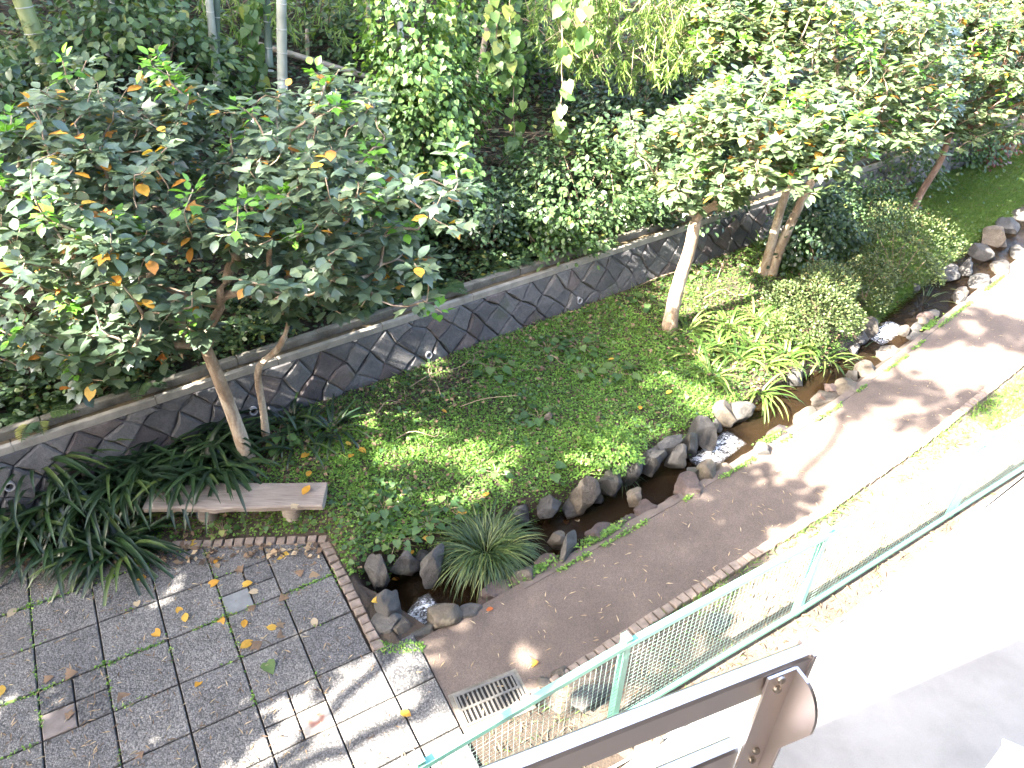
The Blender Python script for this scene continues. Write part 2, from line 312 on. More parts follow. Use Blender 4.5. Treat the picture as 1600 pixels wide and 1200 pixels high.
def tube(P, rad, sides=8, cap=True, wob=0.0):
    P = np.asarray(P, float); n = len(P); rad = np.broadcast_to(rad, (n,)); T = np.gradient(P, axis=0); T = norm(T)
    ref = np.array([0.31, .17, .93]); ref = np.array([1.0, .2, 0]) if abs(T[0]@norm(ref)) > .93 else ref
    X = norm(np.cross(T, ref)); Y = np.cross(T, X); a = np.arange(sides)*2*math.pi/sides
    ring = np.cos(a)[None, :, None]*X[:, None]+np.sin(a)[None, :, None]*Y[:, None]
    rr = rad[:, None, None]*(1+(rng.uniform(-wob, wob, (n, sides, 1)) if wob else 0))
    V = (P[:, None]+ring*rr).reshape(-1, 3); F = []
    for i in range(n-1):
        for k in range(sides): F.append((i*sides+k, i*sides+(k+1) % sides, (i+1)*sides+(k+1) % sides, (i+1)*sides+k))
    if cap: F.append(tuple(range(sides))[::-1]); F.append(tuple((n-1)*sides+k for k in range(sides)))
    return V, F
def smoothpath(P, n):
    P = np.asarray(P, float)
    if len(P) < 3: s = np.linspace(0, 1, n)[:, None]; return P[0]*(1-s)+P[-1]*s
    t = np.arange(len(P)); tt = np.linspace(0, len(P)-1, n); out = []
    Q = np.vstack([2*P[0]-P[1], P, 2*P[-1]-P[-2]])
    for x in tt:
        i = min(int(x), len(P)-2); f = x-i; p0, p1, p2, p3 = Q[i], Q[i+1], Q[i+2], Q[i+3]
        out.append(.5*((2*p1)+(-p0+p2)*f+(2*p0-5*p1+4*p2-p3)*f*f+(-p0+3*p1-3*p2+p3)*f**3))
    return np.array(out)
# leaf templates (length along +Y, normal +Z)
def fan(outline, mid, zf):
    V = [(0, mid, .0)]+[(x, y, zf(x, y)) for x, y in outline]; n = len(outline)
    return np.array(V), np.array([(0, 1+i, 1+(i+1) % n) for i in range(n)], np.int32)
OVAL = fan([(0, 0), (.2, .18), (.31, .42), (.27, .68), (0, 1), (-.27, .68), (-.31, .42), (-.2, .18)], .5, lambda x, y: .22*abs(x)-.12*y*y)
TRI = fan([(0, 0), (.2, .22), (.46, .66), (.21, .62), (0, 1), (-.21, .62), (-.46, .66), (-.2, .22)], .42, lambda x, y: .2*abs(x)-.16*y*y)
HEART = fan([(0, .08), (.2, -.03), (.43, .18), (.38, .5), (0, 1), (-.38, .5), (-.43, .18), (-.2, -.03)], .35, lambda x, y: .18*abs(x)-.1*y*y)
SMALL = fan([(0, 0), (.3, .35), (.24, .72), (0, 1), (-.24, .72), (-.3, .35)], .5, lambda x, y: .2*abs(x)-.1*y*y)
SLIVER = (np.array([(0, 0, 0), (.07, .35, .02), (0, 1, -.12), (-.07, .35, .02)]), np.array([(0, 1, 2), (0, 2, 3)], np.int32))
DIAM = (np.array([(0, 0, 0), (.33, .5, .07), (0, 1, -.06), (-.33, .5, .07)]), np.array([(0, 1, 2), (0, 2, 3)], np.int32))
def blades(C, base, az, length, width, rise, droop, rnd, seg=6, mid=None):
    """arching strap leaves: N blades as ribbons with a fold"""
    N = len(base); s = np.linspace(0, 1, seg+1)
    d = np.stack([np.cos(az), np.sin(az), 0*az], -1); side = np.stack([-np.sin(az), np.cos(az), 0*az], -1)
    el0 = rise[:, None]; ang = el0-droop[:, None]*s[None]
    dl = length[:, None]/seg; ca = np.cos((ang[:, :-1]+ang[:, 1:])/2)*dl; sa = np.sin((ang[:, :-1]+ang[:, 1:])/2)*dl
    hx = np.concatenate([np.zeros((N, 1)), np.cumsum(ca, 1)], 1); hz = np.concatenate([np.zeros((N, 1)), np.cumsum(sa, 1)], 1)
    P = base[:, None]+d[:, None]*hx[..., None]+np.array([0, 0, 1.0])*hz[..., None]
    wp = np.interp(s, [0, .15, .55, .85, 1], [.55, .9, 1, .6, .04])[None, :, None]*width[:, None, None]/2
    up = np.array([0, 0, 1.0])*np.cos(ang)[..., None]-d[:, None]*np.sin(ang)[..., None]
    L = P+side[:, None]*wp+up*wp*.35; Rr = P-side[:, None]*wp+up*wp*.35
    V = np.stack([L, P, Rr], 2).reshape(N, -1, 3); f = []
    for i in range(seg):
        a = i*3; q = a+3
        f += [(a, a+1, q+1), (a, q+1, q), (a+1, a+2, q+2), (a+1, q+2, q+1)]
    f = np.array(f, np.int32); k = V.shape[1]
    C.V.append(V.reshape(-1, 3)); C.F.append((f[None]+(np.arange(N)*k)[:, None, None]).reshape(-1, 3)+C.n); C.R.append(np.repeat(rnd, k)); C.n += N*k
def clip(poly, p, n):
    """keep the side of the 2-D polygon where (x-p).n >= 0"""
    out = []
    for i in range(len(poly)):
        a, b_ = poly[i], poly[(i+1) % len(poly)]; da, db = (a-p)@n, (b_-p)@n
        if da >= 0: out.append(a)
        if (da >= 0) != (db >= 0): out.append(a+(b_-a)*da/(da-db))
    return out
def perp_left(a, b_): d = norm(b_-a); return np.array([-d[1], d[0]])

# ------------------------------------------------------------------ layout curves (u along the path, v across it)
UPL = [-6, 1.97, 5.5, 8.1, 10.0, 11.9, 15.2, 22, 40]; VPL = [3.95, 3.91, 3.88, 3.93, 4.10, 4.34, 4.70, 5.3, 6.5]
UPR = [-6, 1.6, 3.7, 6.6, 8.7, 11.6, 16, 22, 40]; VPR = [2.9, 2.90, 2.90, 2.83, 2.86, 3.02, 3.5, 4.1, 5.3]
USL = [1.7, 2.14, 2.76, 3.9, 4.7, 5.87, 6.5, 7.7, 9.5, 11, 13.5, 16, 22, 40]; VSL = [4.88, 4.95, 4.82, 4.64, 4.54, 4.57, 4.5, 4.58, 4.55, 4.82, 5.2, 5.55, 6.2, 7]
USR = [1.7, 2.2, 3.9, 5.9, 7.2, 8.7, 10.5, 12.1, 15.3, 22, 40]; VSR = [4.15, 4.12, 4.06, 4.1, 4.14, 4.25, 4.42, 4.55, 4.95, 5.6, 6.6]
vPL = lambda u: np.interp(u, UPL, VPL); vPR = lambda u: np.interp(u, UPR, VPR)
vSL = lambda u: np.interp(u, USL, VSL); vSR = lambda u: np.interp(u, USR, VSR)
def water_z(u): return np.interp(u, [2.05, 2.3, 6.25, 6.75, 10.45, 10.9, 14, 40], [-.46, -.27, -.24, -.13, -.11, -.03, -.0, .05])
AX_A, AX_B = R_(31.126), (0.5238, 0.507)
GO = np.array([-4.211, 4.111]); GU = np.array([math.cos(AX_A), math.sin(AX_A)]); GV = np.array([math.sin(AX_A), -math.cos(AX_A)])
EA, EB = G(508, 850)[:2], G(588, 1008)[:2]                       # brick edge beside the grass
TA, TB = G(270, 851)[:2], G(505, 843)[:2]                        # brick edge before the bench
nE = -perp_left(EA, EB); nT = perp_left(TA, TB)                   # both point away from the paving
if nE@(G(560, 850)[:2]-EA) < 0: nE = -nE
if nT@(G(400, 780)[:2]-TA) < 0: nT = -nT
V_WALL = 7.45
def sstep(a, b_, x): q = np.clip((x-a)/(b_-a), 0, 1); return q*q*(3-2*q)
_ph = rng.uniform(0, 6.28, (8, 2)); _fr = rng.uniform(.5, 2.4, (8, 2))
def wob(u, v): return sum(np.sin(u*_fr[i, 0]*1.3+_ph[i, 0])*np.sin(v*_fr[i, 1]*1.3+_ph[i, 1]) for i in range(8))/4
def terr(u, v):
    u = np.asarray(u, float); v = np.asarray(v, float)
    x = u*PU[0]+v*PV[0]; y = u*PU[1]+v*PV[1]
    dp = np.maximum((x-EA[0])*nE[0]+(y-EA[1])*nE[1], (x-TA[0])*nT[0]+(y-TA[1])*nT[1])
    a, q, e = vPL(u)+.02, vSR(u), vSL(u); wz = water_z(u)-.13
    c = sstep(1.8, 2.05, u)
    bank = .06+.12*sstep(e, e+.6, v)+.2*sstep(e+.3, 7.2, v)+.025*wob(u, v)*sstep(e+.1, e+.6, v)
    bank_l = (.02+.3*sstep(4.5, 7.2, v))*sstep(0, .5, dp)
    bank = np.where(u < 2.1, bank_l*(1-sstep(1.3, 2.1, u))+bank*sstep(1.3, 2.1, u)*sstep(-.05, .25, dp), bank)
    chan = np.where(v < q, -.02+(wz+.02)*sstep(a, q, v), np.where(v < e, wz, wz+(bank-wz)*sstep(e, e+.14, v)))
    z = np.where(v > a, c*chan+(1-c)*np.where(dp > 0, bank, -.03), -.03)
    z = np.where((dp < 0) & (u < 1.75), -.03, z)
    hill = 1.04+.5*np.clip(v-7.75, 0, 1.4)+.62*np.clip(v-9.15, 0, 24)+.07*wob(u, v)*sstep(8, 9, v)
    return np.where(v > 7.62, hill, np.where(v > 7.3, np.maximum(z, .2), z))
def hit(px, py):
    d = ray(px, py); ts = np.arange(2, 60, .04); P = CAM+d*ts[:, None]; u, v = UV(P[:, 0], P[:, 1]); h = terr(u, v)
    i = np.argmax(P[:, 2] < h); return P[i]
def on_terr(x, y, dz=0): u, v = UV(x, y); return np.stack([np.asarray(x, float), np.asarray(y, float), terr(u, v)+dz], -1)

# ================================================================== THE SETTING
def lines(lo, hi, st, far): 
    a = list(np.arange(lo, hi+1e-6, st)); g = st
    x = hi
    while x < far: g *= 1.35; x += g; a.append(x)
    x, g = lo, st
    while x > -far: g *= 1.35; x -= g; a.insert(0, x)
    return np.array(a)
lu = lines(-3, 20, .1, 320); lv = np.sort(np.concatenate([lines(1.4, 9, .07, 320), [7.61, 7.63]]))
Ug, Vg = np.meshgrid(lu, lv, indexing='ij'); Zg = terr(Ug, Vg)
P = np.stack([Ug*PU[0]+Vg*PV[0], Ug*PU[1]+Vg*PV[1], Zg], -1).reshape(-1, 3); nv = len(lv)
ii, jj = np.meshgrid(np.arange(len(lu)-1), np.arange(nv-1), indexing='ij'); q = (ii*nv+jj).ravel()
tag(mk('ground', P, np.stack([q, q+nv, q+nv+1, q+1], -1), 'soil', smooth=True), kind='structure')
def ribbon(name, us, va, vb, z, mat, nv_=5, kind='structure', thick=0):
    V = []; F = []
    for i, u in enumerate(us):
        for k in range(nv_+1):
            s = k/nv_; V.append((*XY(u, va(u)*(1-s)+vb(u)*s), z(u) if callable(z) else z))
    for i in range(len(us)-1):
        for k in range(nv_): a = i*(nv_+1)+k; F.append((a, a+nv_+1, a+nv_+2, a+1))
    o = mk(name, V, F, mat)
    if kind: tag(o, kind=kind)
    return o
# asphalt path: starts along the edge of the paving
PB0, PB1 = G(655, 1012)[:2], G(748, 1198)[:2]
def path_start(v):
    a, b_ = UV(*PB0), UV(*PB1); s = (v-a[1])/(b_[1]-a[1]); return a[0]+(b_[0]-a[0])*s
V = []; F = []; us = np.concatenate([[0], np.arange(2.6, 40, .2)]); K = 8
for i, u in enumerate(us):
    for k in range(K+1):
        s = k/K; uu = u if i else 2.0; v = vPR(uu)*(1-s)+vPL(uu)*s
        if i == 0: u_ = path_start(v)+.012; V.append((*XY(u_, v), .006))
        else: V.append((*XY(u, v), .006))
for i in range(len(us)-1):
    for k in range(K): a = i*(K+1)+k; F.append((a, a+K+1, a+K+2, a+1))
tag(mk('path', V, F, 'asphalt'), kind='structure')
kerb = tag(mk('kerb', *(lambda U_: (np.array([(*XY(u, vPL(u)+dv), z) for u in U_ for dv, z in ((-.085, .0), (-.08, .014), (0.015, .016), (.02, -.12))]), [(i*4+k, i*4+4+k, i*4+5+k, i*4+1+k) for i in range(len(U_)-1) for k in range(3)]))(np.arange(3.1, 24, .25)), 'kerb'), kind='structure')
# concrete apron by the building
def v_conc(u): return np.interp(u, [-6, 3, 4.5, 5.2, 9, 40], [2.0, 1.95, 1.88, 1.8, 1.74, 1.9])
V = []; F = []; us = np.concatenate([[-25, -10], np.arange(-4, 14, .4), [16, 20, 30, 45]])
for u in us: V += [(*XY(u, v_conc(u)), .02), (*XY(u, 1.0), .02), (*XY(u, -12), .02), (*XY(u, v_conc(u)+.01), -.06)]
for i in range(len(us)-1): a = i*4; F += [(a, a+1, a+5, a+4), (a+1, a+2, a+6, a+5), (a+3, a, a+4, a+7)]
tag(mk('concrete_apron', V, F, 'concrete'), kind='structure')

us = np.concatenate([[1.9, 2.2], np.arange(2.6, 24, .3)]); ribbon('verge', us, lambda u: v_conc(u)-.05, lambda u: vPR(u)-.1, -.014, 'sandy', 6)
# ---- paving slabs
pav = mk('paving', np.array([(*(GO+GU*i+GV*j), -.012) for i, j in ((-4, -2.2), (1.05, -2.2), (2.9, .9), (4.4, 4.3), (-4, 4.3))]), [(0, 1, 2, 3, 4)], 'soil'); tag(pav, kind='structure')
nP = perp_left(PB0, PB1); nP = nP if nP@(G(500, 1100)[:2]-PB0) > 0 else -nP
def cell(px, py): d = G(px, py)[:2]-GO; return (d@GU)/AX_B[0], (d@GV)/AX_B[1]
special = {}
for (px, py, mt) in ((385, 936, 'flat_slab'), (98, 1128, 'flat_slab2'), (490, 1112, 'plaque')):
    ci, cj = cell(px, py); special[(math.floor(ci), math.floor(cj))] = (int((ci % 1) > .5), int((cj % 1) > .5), mt)
def slab(poly, mt, up=0.0):
    poly = [np.asarray(p_) for p_ in poly]; c = sum(poly)/len(poly); n = len(poly)
    if n < 3: return
    ar = abs(sum(poly[i][0]*poly[(i+1) % n][1]-poly[(i+1) % n][0]*poly[i][1] for i in range(n)))/2
    if ar < .004: return
    tilt = rng.normal(0, .004, 2); V = []
    for k, (ins, z) in enumerate(((0, -.04), (0, .016), (.008, .022))):
        for p_ in poly:
            e = p_-c; r = np.linalg.norm(e); e2 = e*(1-ins/max(r, .05)); V.append((*e2, z+up+(e2@tilt if k else 0)))
    F = [tuple(2*n+i for i in range(n))]+[(a*n+i, a*n+(i+1) % n, (a+1)*n+(i+1) % n, (a+1)*n+i) for a in (0, 1) for i in range(n)]
    sgn = sum(poly[i][0]*poly[(i+1) % n][1]-poly[(i+1) % n][0]*poly[i][1] for i in range(n))
    if sgn < 0: F = [f[::-1] for f in F]
    return link('paving_slab', mesh('paving_slab', V, F, mt), pav, (*c, 0))
for i in range(-5, 8):
    for j in range(-3, 6):
        g = .007
        def quad(i0, i1, j0, j1):
            P4 = [GO+GU*AX_B[0]*a+GV*AX_B[1]*b_ for a, b_ in ((i0, j0), (i1, j0), (i1, j1), (i0, j1))]; c = sum(P4)/4
            return [c+(p_-c)*(1-g/.26*(.52/((i1-i0)*.52))) for p_ in P4]
        def cut(poly):
            if j < 3: poly = clip(poly, EA-nE*.075, -nE) if poly else poly
            else: poly = clip(poly, PB0, nP)
            return clip(poly, TA-nT*.06, -nT) if poly else poly
        if (i, j) in special:
            a, b_, mt = special[(i, j)]
            for x in (0, 1):
                for y in (0, 1):
                    pl = cut(quad(i+x/2, i+x/2+.5, j+y/2, j+y/2+.5))
                    if pl: slab(pl, mt if (x, y) == (a, b_) else ('slab_dark' if mt == 'flat_slab2' else 'slab'))
        else:
            pl = cut(quad(i, i+1, j, j+1))
            if pl: slab(pl, 'slab_dark' if (j == 3 and i >= 5) else 'slab', rng.uniform(-.002, .003))

# ---- brick edgings
BRK = []
for k in range(6):
    V, F = box((0, 0, 0), .092*rng.uniform(.93, 1.05), .1*rng.uniform(.93, 1.05), .12, 0, .009); V = V+rng.normal(0, .0025, V.shape); BRK.append(mesh('brick', V, F, 'brick'))
def edging(name, pts, label, z=.0, step=.104):
    pts = [np.asarray(p_) for p_ in pts]; r = empty(name, (*pts[0], 0), label, 'edging', 'brick edgings'); L = 0.0
    seg = [np.linalg.norm(pts[i+1]-pts[i]) for i in range(len(pts)-1)]; tot = sum(seg); s = step/2
    while s < tot:
        a = s; i = 0
        while a > seg[i]: a -= seg[i]; i += 1
        d = (pts[i+1]-pts[i])/seg[i]; p_ = pts[i]+d*a
        o = link('brick', random.choice(BRK), r, (*(p_-pts[0]), z-.018+rng.uniform(-.008, .008))); o.rotation_euler = (rng.normal(0, .03), rng.normal(0, .03), math.atan2(d[1], d[0])+rng.normal(0, .05))
        s += step*rng.uniform(.98, 1.04)
edging('brick_edging', [TA-.03*nT, TB-.02*nT], 'row of small bricks edging the paving in front of the bench', .0)
edging('brick_edging', [EA, EB+.02*(EB-EA)], 'row of small bricks between paving and the green bed', .0)
edging('brick_edging', [XY(u, vPR(u)-.055) for u in np.concatenate([[2.25], np.arange(2.6, 13, .4)])], 'long row of small bricks along the asphalt path beside the fence', .0)

# ---- stream: water and foam
us = np.arange(1.9, 30, .06); V = []; F = []; K = 8
for u in us:
    a, b_ = vPL(u)+.0, vSL(u)+.12; wz = water_z(u)
    for k in range(K+1):
        s = k/K; V.append((*XY(u, a*(1-s)+b_*s), wz+.006*math.sin(u*17+k*1.7)+.004*math.sin(u*31-k*2.3)))
for i in range(len(us)-1):
    for k in range(K): a = i*(K+1)+k; F.append((a, a+K+1, a+K+2, a+1))
wat = tag(mk('stream', V, F, 'water', smooth=True), kind='structure')
def foam(u0, u1, v0, v1):
    n, k = 26, 16; V = []; F = []; rr = []
    for i in range(n):
        u = u0+(u1-u0)*i/(n-1)
        for j in range(k):
            s = j/(k-1); ed = math.sin(math.pi*s)**.8*math.sin(math.pi*min(1, (i+.01)/(n-1)))**.6
            V.append((*XY(u, v0+(v1-v0)*s), water_z(u)+.004+ed*(.025+.012*math.sin(j*2.1+i*.5)+rng.uniform(0, .008)))); rr.append(min(1, 1.25*ed))
    for i in range(n-1):
        for j in range(k-1): a = i*k+j; F.append((a, a+k, a+k+1, a+1))
    mk('foam', V, F, 'foam', wat, smooth=True, rnd=rr)
foam(2.0, 2.42, 4.24, 4.52); foam(6.1, 6.85, 4.12, 4.46); foam(10.35, 11.0, 4.46, 4.8)

# ---- rocks
def ico(sub):
    import bmesh
    bm = bmesh.new(); bmesh.ops.create_icosphere(bm, subdivisions=sub, radius=1); V = np.array([v.co for v in bm.verts]); F = np.array([[v.index for v in f.verts] for f in bm.faces], np.int32); bm.free(); return V, F
ICO = ico(4)
def rock_verts(seed):
    r = np.random.default_rng(seed); V = ICO[0].copy()
    for k in range(16):
        n = r.normal(0, 1, 3); n /= np.linalg.norm(n); d = r.uniform(.52, .82); ex = np.maximum(0, V@n-d); V -= ex[:, None]*n*.97
    f = r.uniform(1.5, 4, (6, 3)); ph = r.uniform(0, 6.28, 6)
    V *= 1+.03*sum(np.sin(V@f[i]*2.2+ph[i]) for i in range(6))[:, None]/1.5
    return V
_rs = [100]
def rock(loc, size, rot, mt, label, group, tilt=0):
    _rs[0] += 1; V = rock_verts(_rs[0])*np.array(size)/2/.8
    M = np.array(Matrix.Rotation(rot, 3, 'Z')@Matrix.Rotation(tilt, 3, 'Y')); V = V@M.T; zmin = V[:, 2].min()
    o = link('rock', mesh('rock', V, ICO[1], mt, True), None, loc); me = o.data
    me.set_sharp_from_angle(angle=R_(38)); return tag(o, label, 'rock', group)
def rpx(px, py, wpx, hgt, mt, label, group, rot=None, asp=1.0, z0=-.2, tilt=0):
    """rock whose visible middle is at the pixel: wpx = width in photo pixels"""
    hgt = hgt*(.85 if group == g2 else .95); py = py+(9 if group == g2 else 0); p = G(px, py, z0+hgt*.6); dist = np.linalg.norm(p-CAM); wd = wpx*dist/F_PX
    return rock((p[0], p[1], z0+hgt/2), (wd, wd*asp, hgt), rng.uniform(0, 6.28) if rot is None else rot, mt, label, group, tilt)
g1, g2 = 'rocks along the grassy bank of the stream', 'rocks between the stream and the path'
PR = PA
rpx(590, 893, 44, .4, 'rock_grey', 'dark angular rock at the leafy corner end of the stream', g1, 2.2, .7)
rpx(632, 880, 44, .3, 'rock_grey', 'low dark rock spanning the head of the lower stream pool', g1, PR, .6)
rpx(675, 880, 52, .46, 'rock_grey', 'tilted dark slab rock just left of the big sedge tuft', g1, 1.0, .62, tilt=.3)
rpx(605, 945, 52, .42, 'rock_grey', 'upright grey slab rock beside the bricks and lower cascade', g1, 1.9, .7)
rpx(600, 975, 62, .3, 'rock_grey', 'flat grey rock in the corner between bricks and lower cascade', g1, .2, .8)
rpx(628, 972, 40, .34, 'rock_tan', 'small olive rock below the foot of the lower cascade', g2, .3, .9)
rpx(658, 985, 48, .26, 'rock_grey', 'grey rock at the corner of asphalt and lower cascade', g2, .8, .7)
rpx(690, 950, 46, .42, 'rock_tan', 'rounded olive grey boulder right of the lower cascade', g2, 1.3, 1.1)
rpx(728, 947, 52, .32, 'rock_grey', 'blue grey slab rock lying along the asphalt edge by the cascade', g2, PR, .6)
rpx(775, 918, 58, .26, 'rock_red', 'low mottled rock under the tips of the big sedge tuft', g2, PR, .6)
rpx(818, 892, 46, .32, 'rock_tan', 'pale tan angular rock right of the big sedge tuft', g2, .5, .8)
rpx(855, 876, 50, .28, 'rock_red', 'smooth pinkish rock next to the leaning slab rock', g2, PR, .7)
rpx(886, 845, 46, .52, 'rock_grey', 'narrow grey slab rock leaning up out of the stream', g2, 1.15, .42, tilt=.25)
rpx(870, 832, 30, .3, 'rock_tan', 'small pale rock in the water behind the leaning slab', g2, .4, .8)
rpx(938, 832, 60, .3, 'rock_red', 'broad purple brown rock at the path edge beside moss', g2, PR, .7)
rpx(982, 811, 46, .28, 'rock_red', 'rounded purple brown rock at the path edge', g2, PR, .7)
rpx(1014, 790, 42, .28, 'rock_red', 'pinkish square rock at the path edge by the standing stone', g2, PR, .8)
rpx(1050, 776, 40, .24, 'rock_red', 'low reddish rock at the path edge below the orange boulder', g2, PR, .6)
rpx(991, 766, 30, .36, 'rock_tan', 'small pointed tan stone standing alone in the stream', g2, 1.2, .9)
rpx(1074, 753, 44, .4, 'rock_red', 'round rusty orange boulder at the path edge', g2, .7, .95)
rpx(1082, 733, 28, .34, 'rock_grey', 'grey rock tucked behind the rusty orange boulder', g2, .7, .9)
rpx(1106, 731, 36, .4, 'rock_tan', 'upright egg shaped rock below the middle cascade', g2, 1.3, .9)
rpx(1135, 727, 32, .26, 'rock_tan', 'small tan rock at the foot of the middle cascade', g2, .2, .9)
rpx(1162, 716, 44, .2, 'rock_tan', 'flat tan rock along the path beside the middle cascade', g2, PR, .6)
rpx(1188, 697, 34, .34, 'rock_grey', 'smooth dark rock right of the middle cascade', g2, PR, .8)
rpx(1220, 670, 56, .3, 'rock_red', 'long sloping brown rock at the path edge above the cascade', g2, PR+.3, .55)
rpx(1258, 644, 52, .28, 'rock_tan', 'weathered tan rock with moss at the path edge', g2, PR, .7)
rpx(1290, 614, 50, .22, 'rock_tan', 'long pale sunlit rock at the path edge', g2, PR, .6)
rpx(1328, 595, 46, .3, 'rock_tan', 'white sunlit rock at the path edge, lower of two', g2, PR, .7)
rpx(1355, 570, 34, .32, 'rock_tan', 'white sunlit rock at the path edge, upper of two', g2, .3, .9)
rpx(1392, 541, 40, .26, 'rock_tan', 'sunlit rock below the upper cascade', g2, PR, .7)
rpx(1430, 517, 62, .2, 'rock_grey', 'long flat grey slab beside the upper cascade', g2, PR, .5)
rpx(1468, 496, 40, .2, 'rock_grey', 'flat grey rock at the path edge above the upper cascade', g2, PR, .6)
# grassy bank
rpx(812, 800, 36, .3, 'rock_grey', 'rounded dark rock above the big sedge tuft', g1, .4, .8)
rpx(858, 790, 42, .36, 'rock_grey', 'dark wet rock under trailing leaves beside the pale boulder', g1, .5, .8)
rpx(916, 765, 50, .5, 'rock_tan', 'large pale boulder in the grassy bank', g1, .3, .8)
rpx(955, 752, 36, .42, 'rock_grey', 'dark rock right of the large pale boulder', g1, .3, .8)
rpx(985, 735, 34, .4, 'rock_grey', 'dark rock under the fine leaved plant on the bank', g1, .5, .8)
rpx(1019, 717, 40, .46, 'rock_grey', 'dark boulder with white veins in the grassy bank', g1, .5, .85)
rpx(1048, 692, 52, .3, 'rock_grey', 'flat dark rock with trailing leaves on the bank', g1, PR, .5, -.02)
rpx(1055, 712, 34, .4, 'rock_grey', 'dark wet rock at the waterline below trailing leaves', g1, .5, .8)
rpx(1098, 668, 46, .56, 'rock_grey', 'tall smooth grey boulder left of the middle cascade', g1, 2.0, .7, tilt=.3)
rpx(1078, 690, 30, .44, 'rock_grey', 'grey block beside the tall smooth boulder', g1, .7, .8)
rpx(1130, 646, 38, .4, 'rock_tan', 'brown boulder at the lip of the middle cascade', g1, .3, .8)
rpx(1158, 640, 36, .42, 'rock_grey', 'dark boulder under the drooping strap leaves', g1, .3, .8)
rpx(1240, 588, 36, .34, 'rock_grey', 'dark rock under the sunlit strap leaves', g1, .3, .8)
rpx(1350, 512, 34, .4, 'rock_tan', 'brown rock at the foot of the clipped azalea', g1, .3, .8)
for k, (px, py, wp) in enumerate([(1480, 425, 34), (1508, 420, 20), (1535, 395, 30), (1552, 372, 36), (1575, 352, 34), (1598, 335, 34)]):
    rpx(px, py, wp, .42, 'rock_grey' if k != 3 else 'rock_tan', 'pale grey rock lining the far grassy bank of the stream', 'far bank rocks', .4+k, .8, -.16)
for k, (px, py, wp) in enumerate([(1500, 462, 30), (1530, 442, 40), (1562, 420, 40), (1590, 398, 36)]):
    rpx(px, py, wp, .3, 'rock_grey' if k % 2 else 'rock_tan', 'pale grey rock between the far stream and the path', 'far path side rocks', PR+.2*k, .6, -.16)
rpx(921, 1090, 62, .16, 'rock_grey', 'dark flat stone on the bare soil behind the fence', 'stones in the fence strip', .6, .55, 0)
rpx(842, 1182, 46, .14, 'rock_grey', 'small dark stone on the soil near the end fence post', 'stones in the fence strip', .3, .7, 0)
rpx(1120, 970, 40, .1, 'rock_grey', 'flat grey stone under dry twigs behind the fence mesh', 'stones in the fence strip', .9, .7, 0)
for k, (px, py, wp) in enumerate([(850, 1068, 30), (873, 1052, 28)]): rpx(px, py, wp, .08, 'rock_tan', 'broken pale edging stone at the corner of the path by the drain', 'broken edging stones', PR, .7, -.02)
rpx(857, 649, 13, .1, 'rock_tan', 'small pinkish white stone lying in the green ground cover', None, .5, .8, .28)

for k in range(22):
    u = rng.uniform(2.3, 13.5); side = k % 2; v = (vSL(u)+rng.uniform(-.02, .1)) if side else (vSR(u)+rng.uniform(-.12, .0)); wd = rng.uniform(.14, .24); c = XY(u, v)
    rock((c[0], c[1], float(water_z(u))+.05), (wd, wd*.8, rng.uniform(.14, .26)), rng.uniform(0, 6.28), ('rock_grey', 'rock_tan', 'rock_red')[k % 3] if side == 0 else 'rock_grey', 'small stone wedged among the boulders of the '+('grassy bank' if side else 'path side bank'), 'small stones wedged along the stream')
# ---- retaining wall
W0, W1 = -3.2, 25.5
wall = empty('retaining_wall', (*XY(2, 7.3), .1), 'low retaining wall of dark fitted stones with concrete coping', 'wall')
def wv(z): return 7.27+.16*(z-.1)/.95                               # battered face
def WP(s, z, out=0): return (*XY(s, wv(z)-out), z)
D = .385; zb, zt = .02, 1.0
def jit(i, j):
    r = np.random.default_rng((i+500)*1000+j+500); return r.uniform(-.062, .062, 2)
def lat(i, j): q = jit(i, j); return np.array([W0+i*D/2+q[0], zb+j*D/2+q[1]])
mk('mortar_backing', [WP(W0, zb, -.015), WP(W1, zb, -.015), WP(W1, zt+.02, -.015), WP(W0, zt+.02, -.015)], [(0, 1, 2, 3)], 'mortar', wall)
FS = Col()
for i in range(0, int((W1-W0)/(D/2))+1):
    for j in range(0, 7):
        if (i+j) % 2 == 0: continue
        poly = [lat(i-1, j), lat(i, j-1), lat(i+1, j), lat(i, j+1)]
        poly = clip(clip(poly, np.array([0, zb]), np.array([0, 1.0])), np.array([0, zt]), np.array([0, -1.0]))
        if len(poly) < 3: continue
        c = sum(poly)/len(poly); r = np.random.default_rng(i*77+j)
        pl = []
        for k in range(len(poly)):                                  # split edges so that outlines are not ruler straight
            a, b_ = poly[k], poly[(k+1) % len(poly)]; pl.append(a); pl.append((a+b_)/2+(r.normal(0, .012, 2) if min(a[1], b_[1]) > zb+.01 and max(a[1], b_[1]) < zt-.01 else 0))
        n = len(pl); o1 = r.uniform(.012, .045); tl = r.normal(0, .05, 2)
        V = []
        for ins, ou in ((.004, -.02), (.006, o1*.45), (.03, o1)):
            for p_ in pl: e = p_-c; e = e*(1-ins/max(.06, np.linalg.norm(e))); V.append(WP(c[0]+e[0], c[1]+e[1], ou+(e@tl if ou > 0 else 0)))
        V.append(WP(*c, o1+r.uniform(0, .006)))
        F = [(a*n+k, a*n+(k+1) % n, (a+1)*n+(k+1) % n, (a+1)*n+k) for a in (0, 1) for k in range(n)]+[(2*n+k, 2*n+(k+1) % n, 3*n) for k in range(n)]
        if c[0] < 13.6: mk('stone', V, F, 'stone_red' if r.random() < .28 else 'stone', wall)
        else: FS.raw(V, F)
tag(FS.build('far_stones', 'stone', wall), kind='stuff')
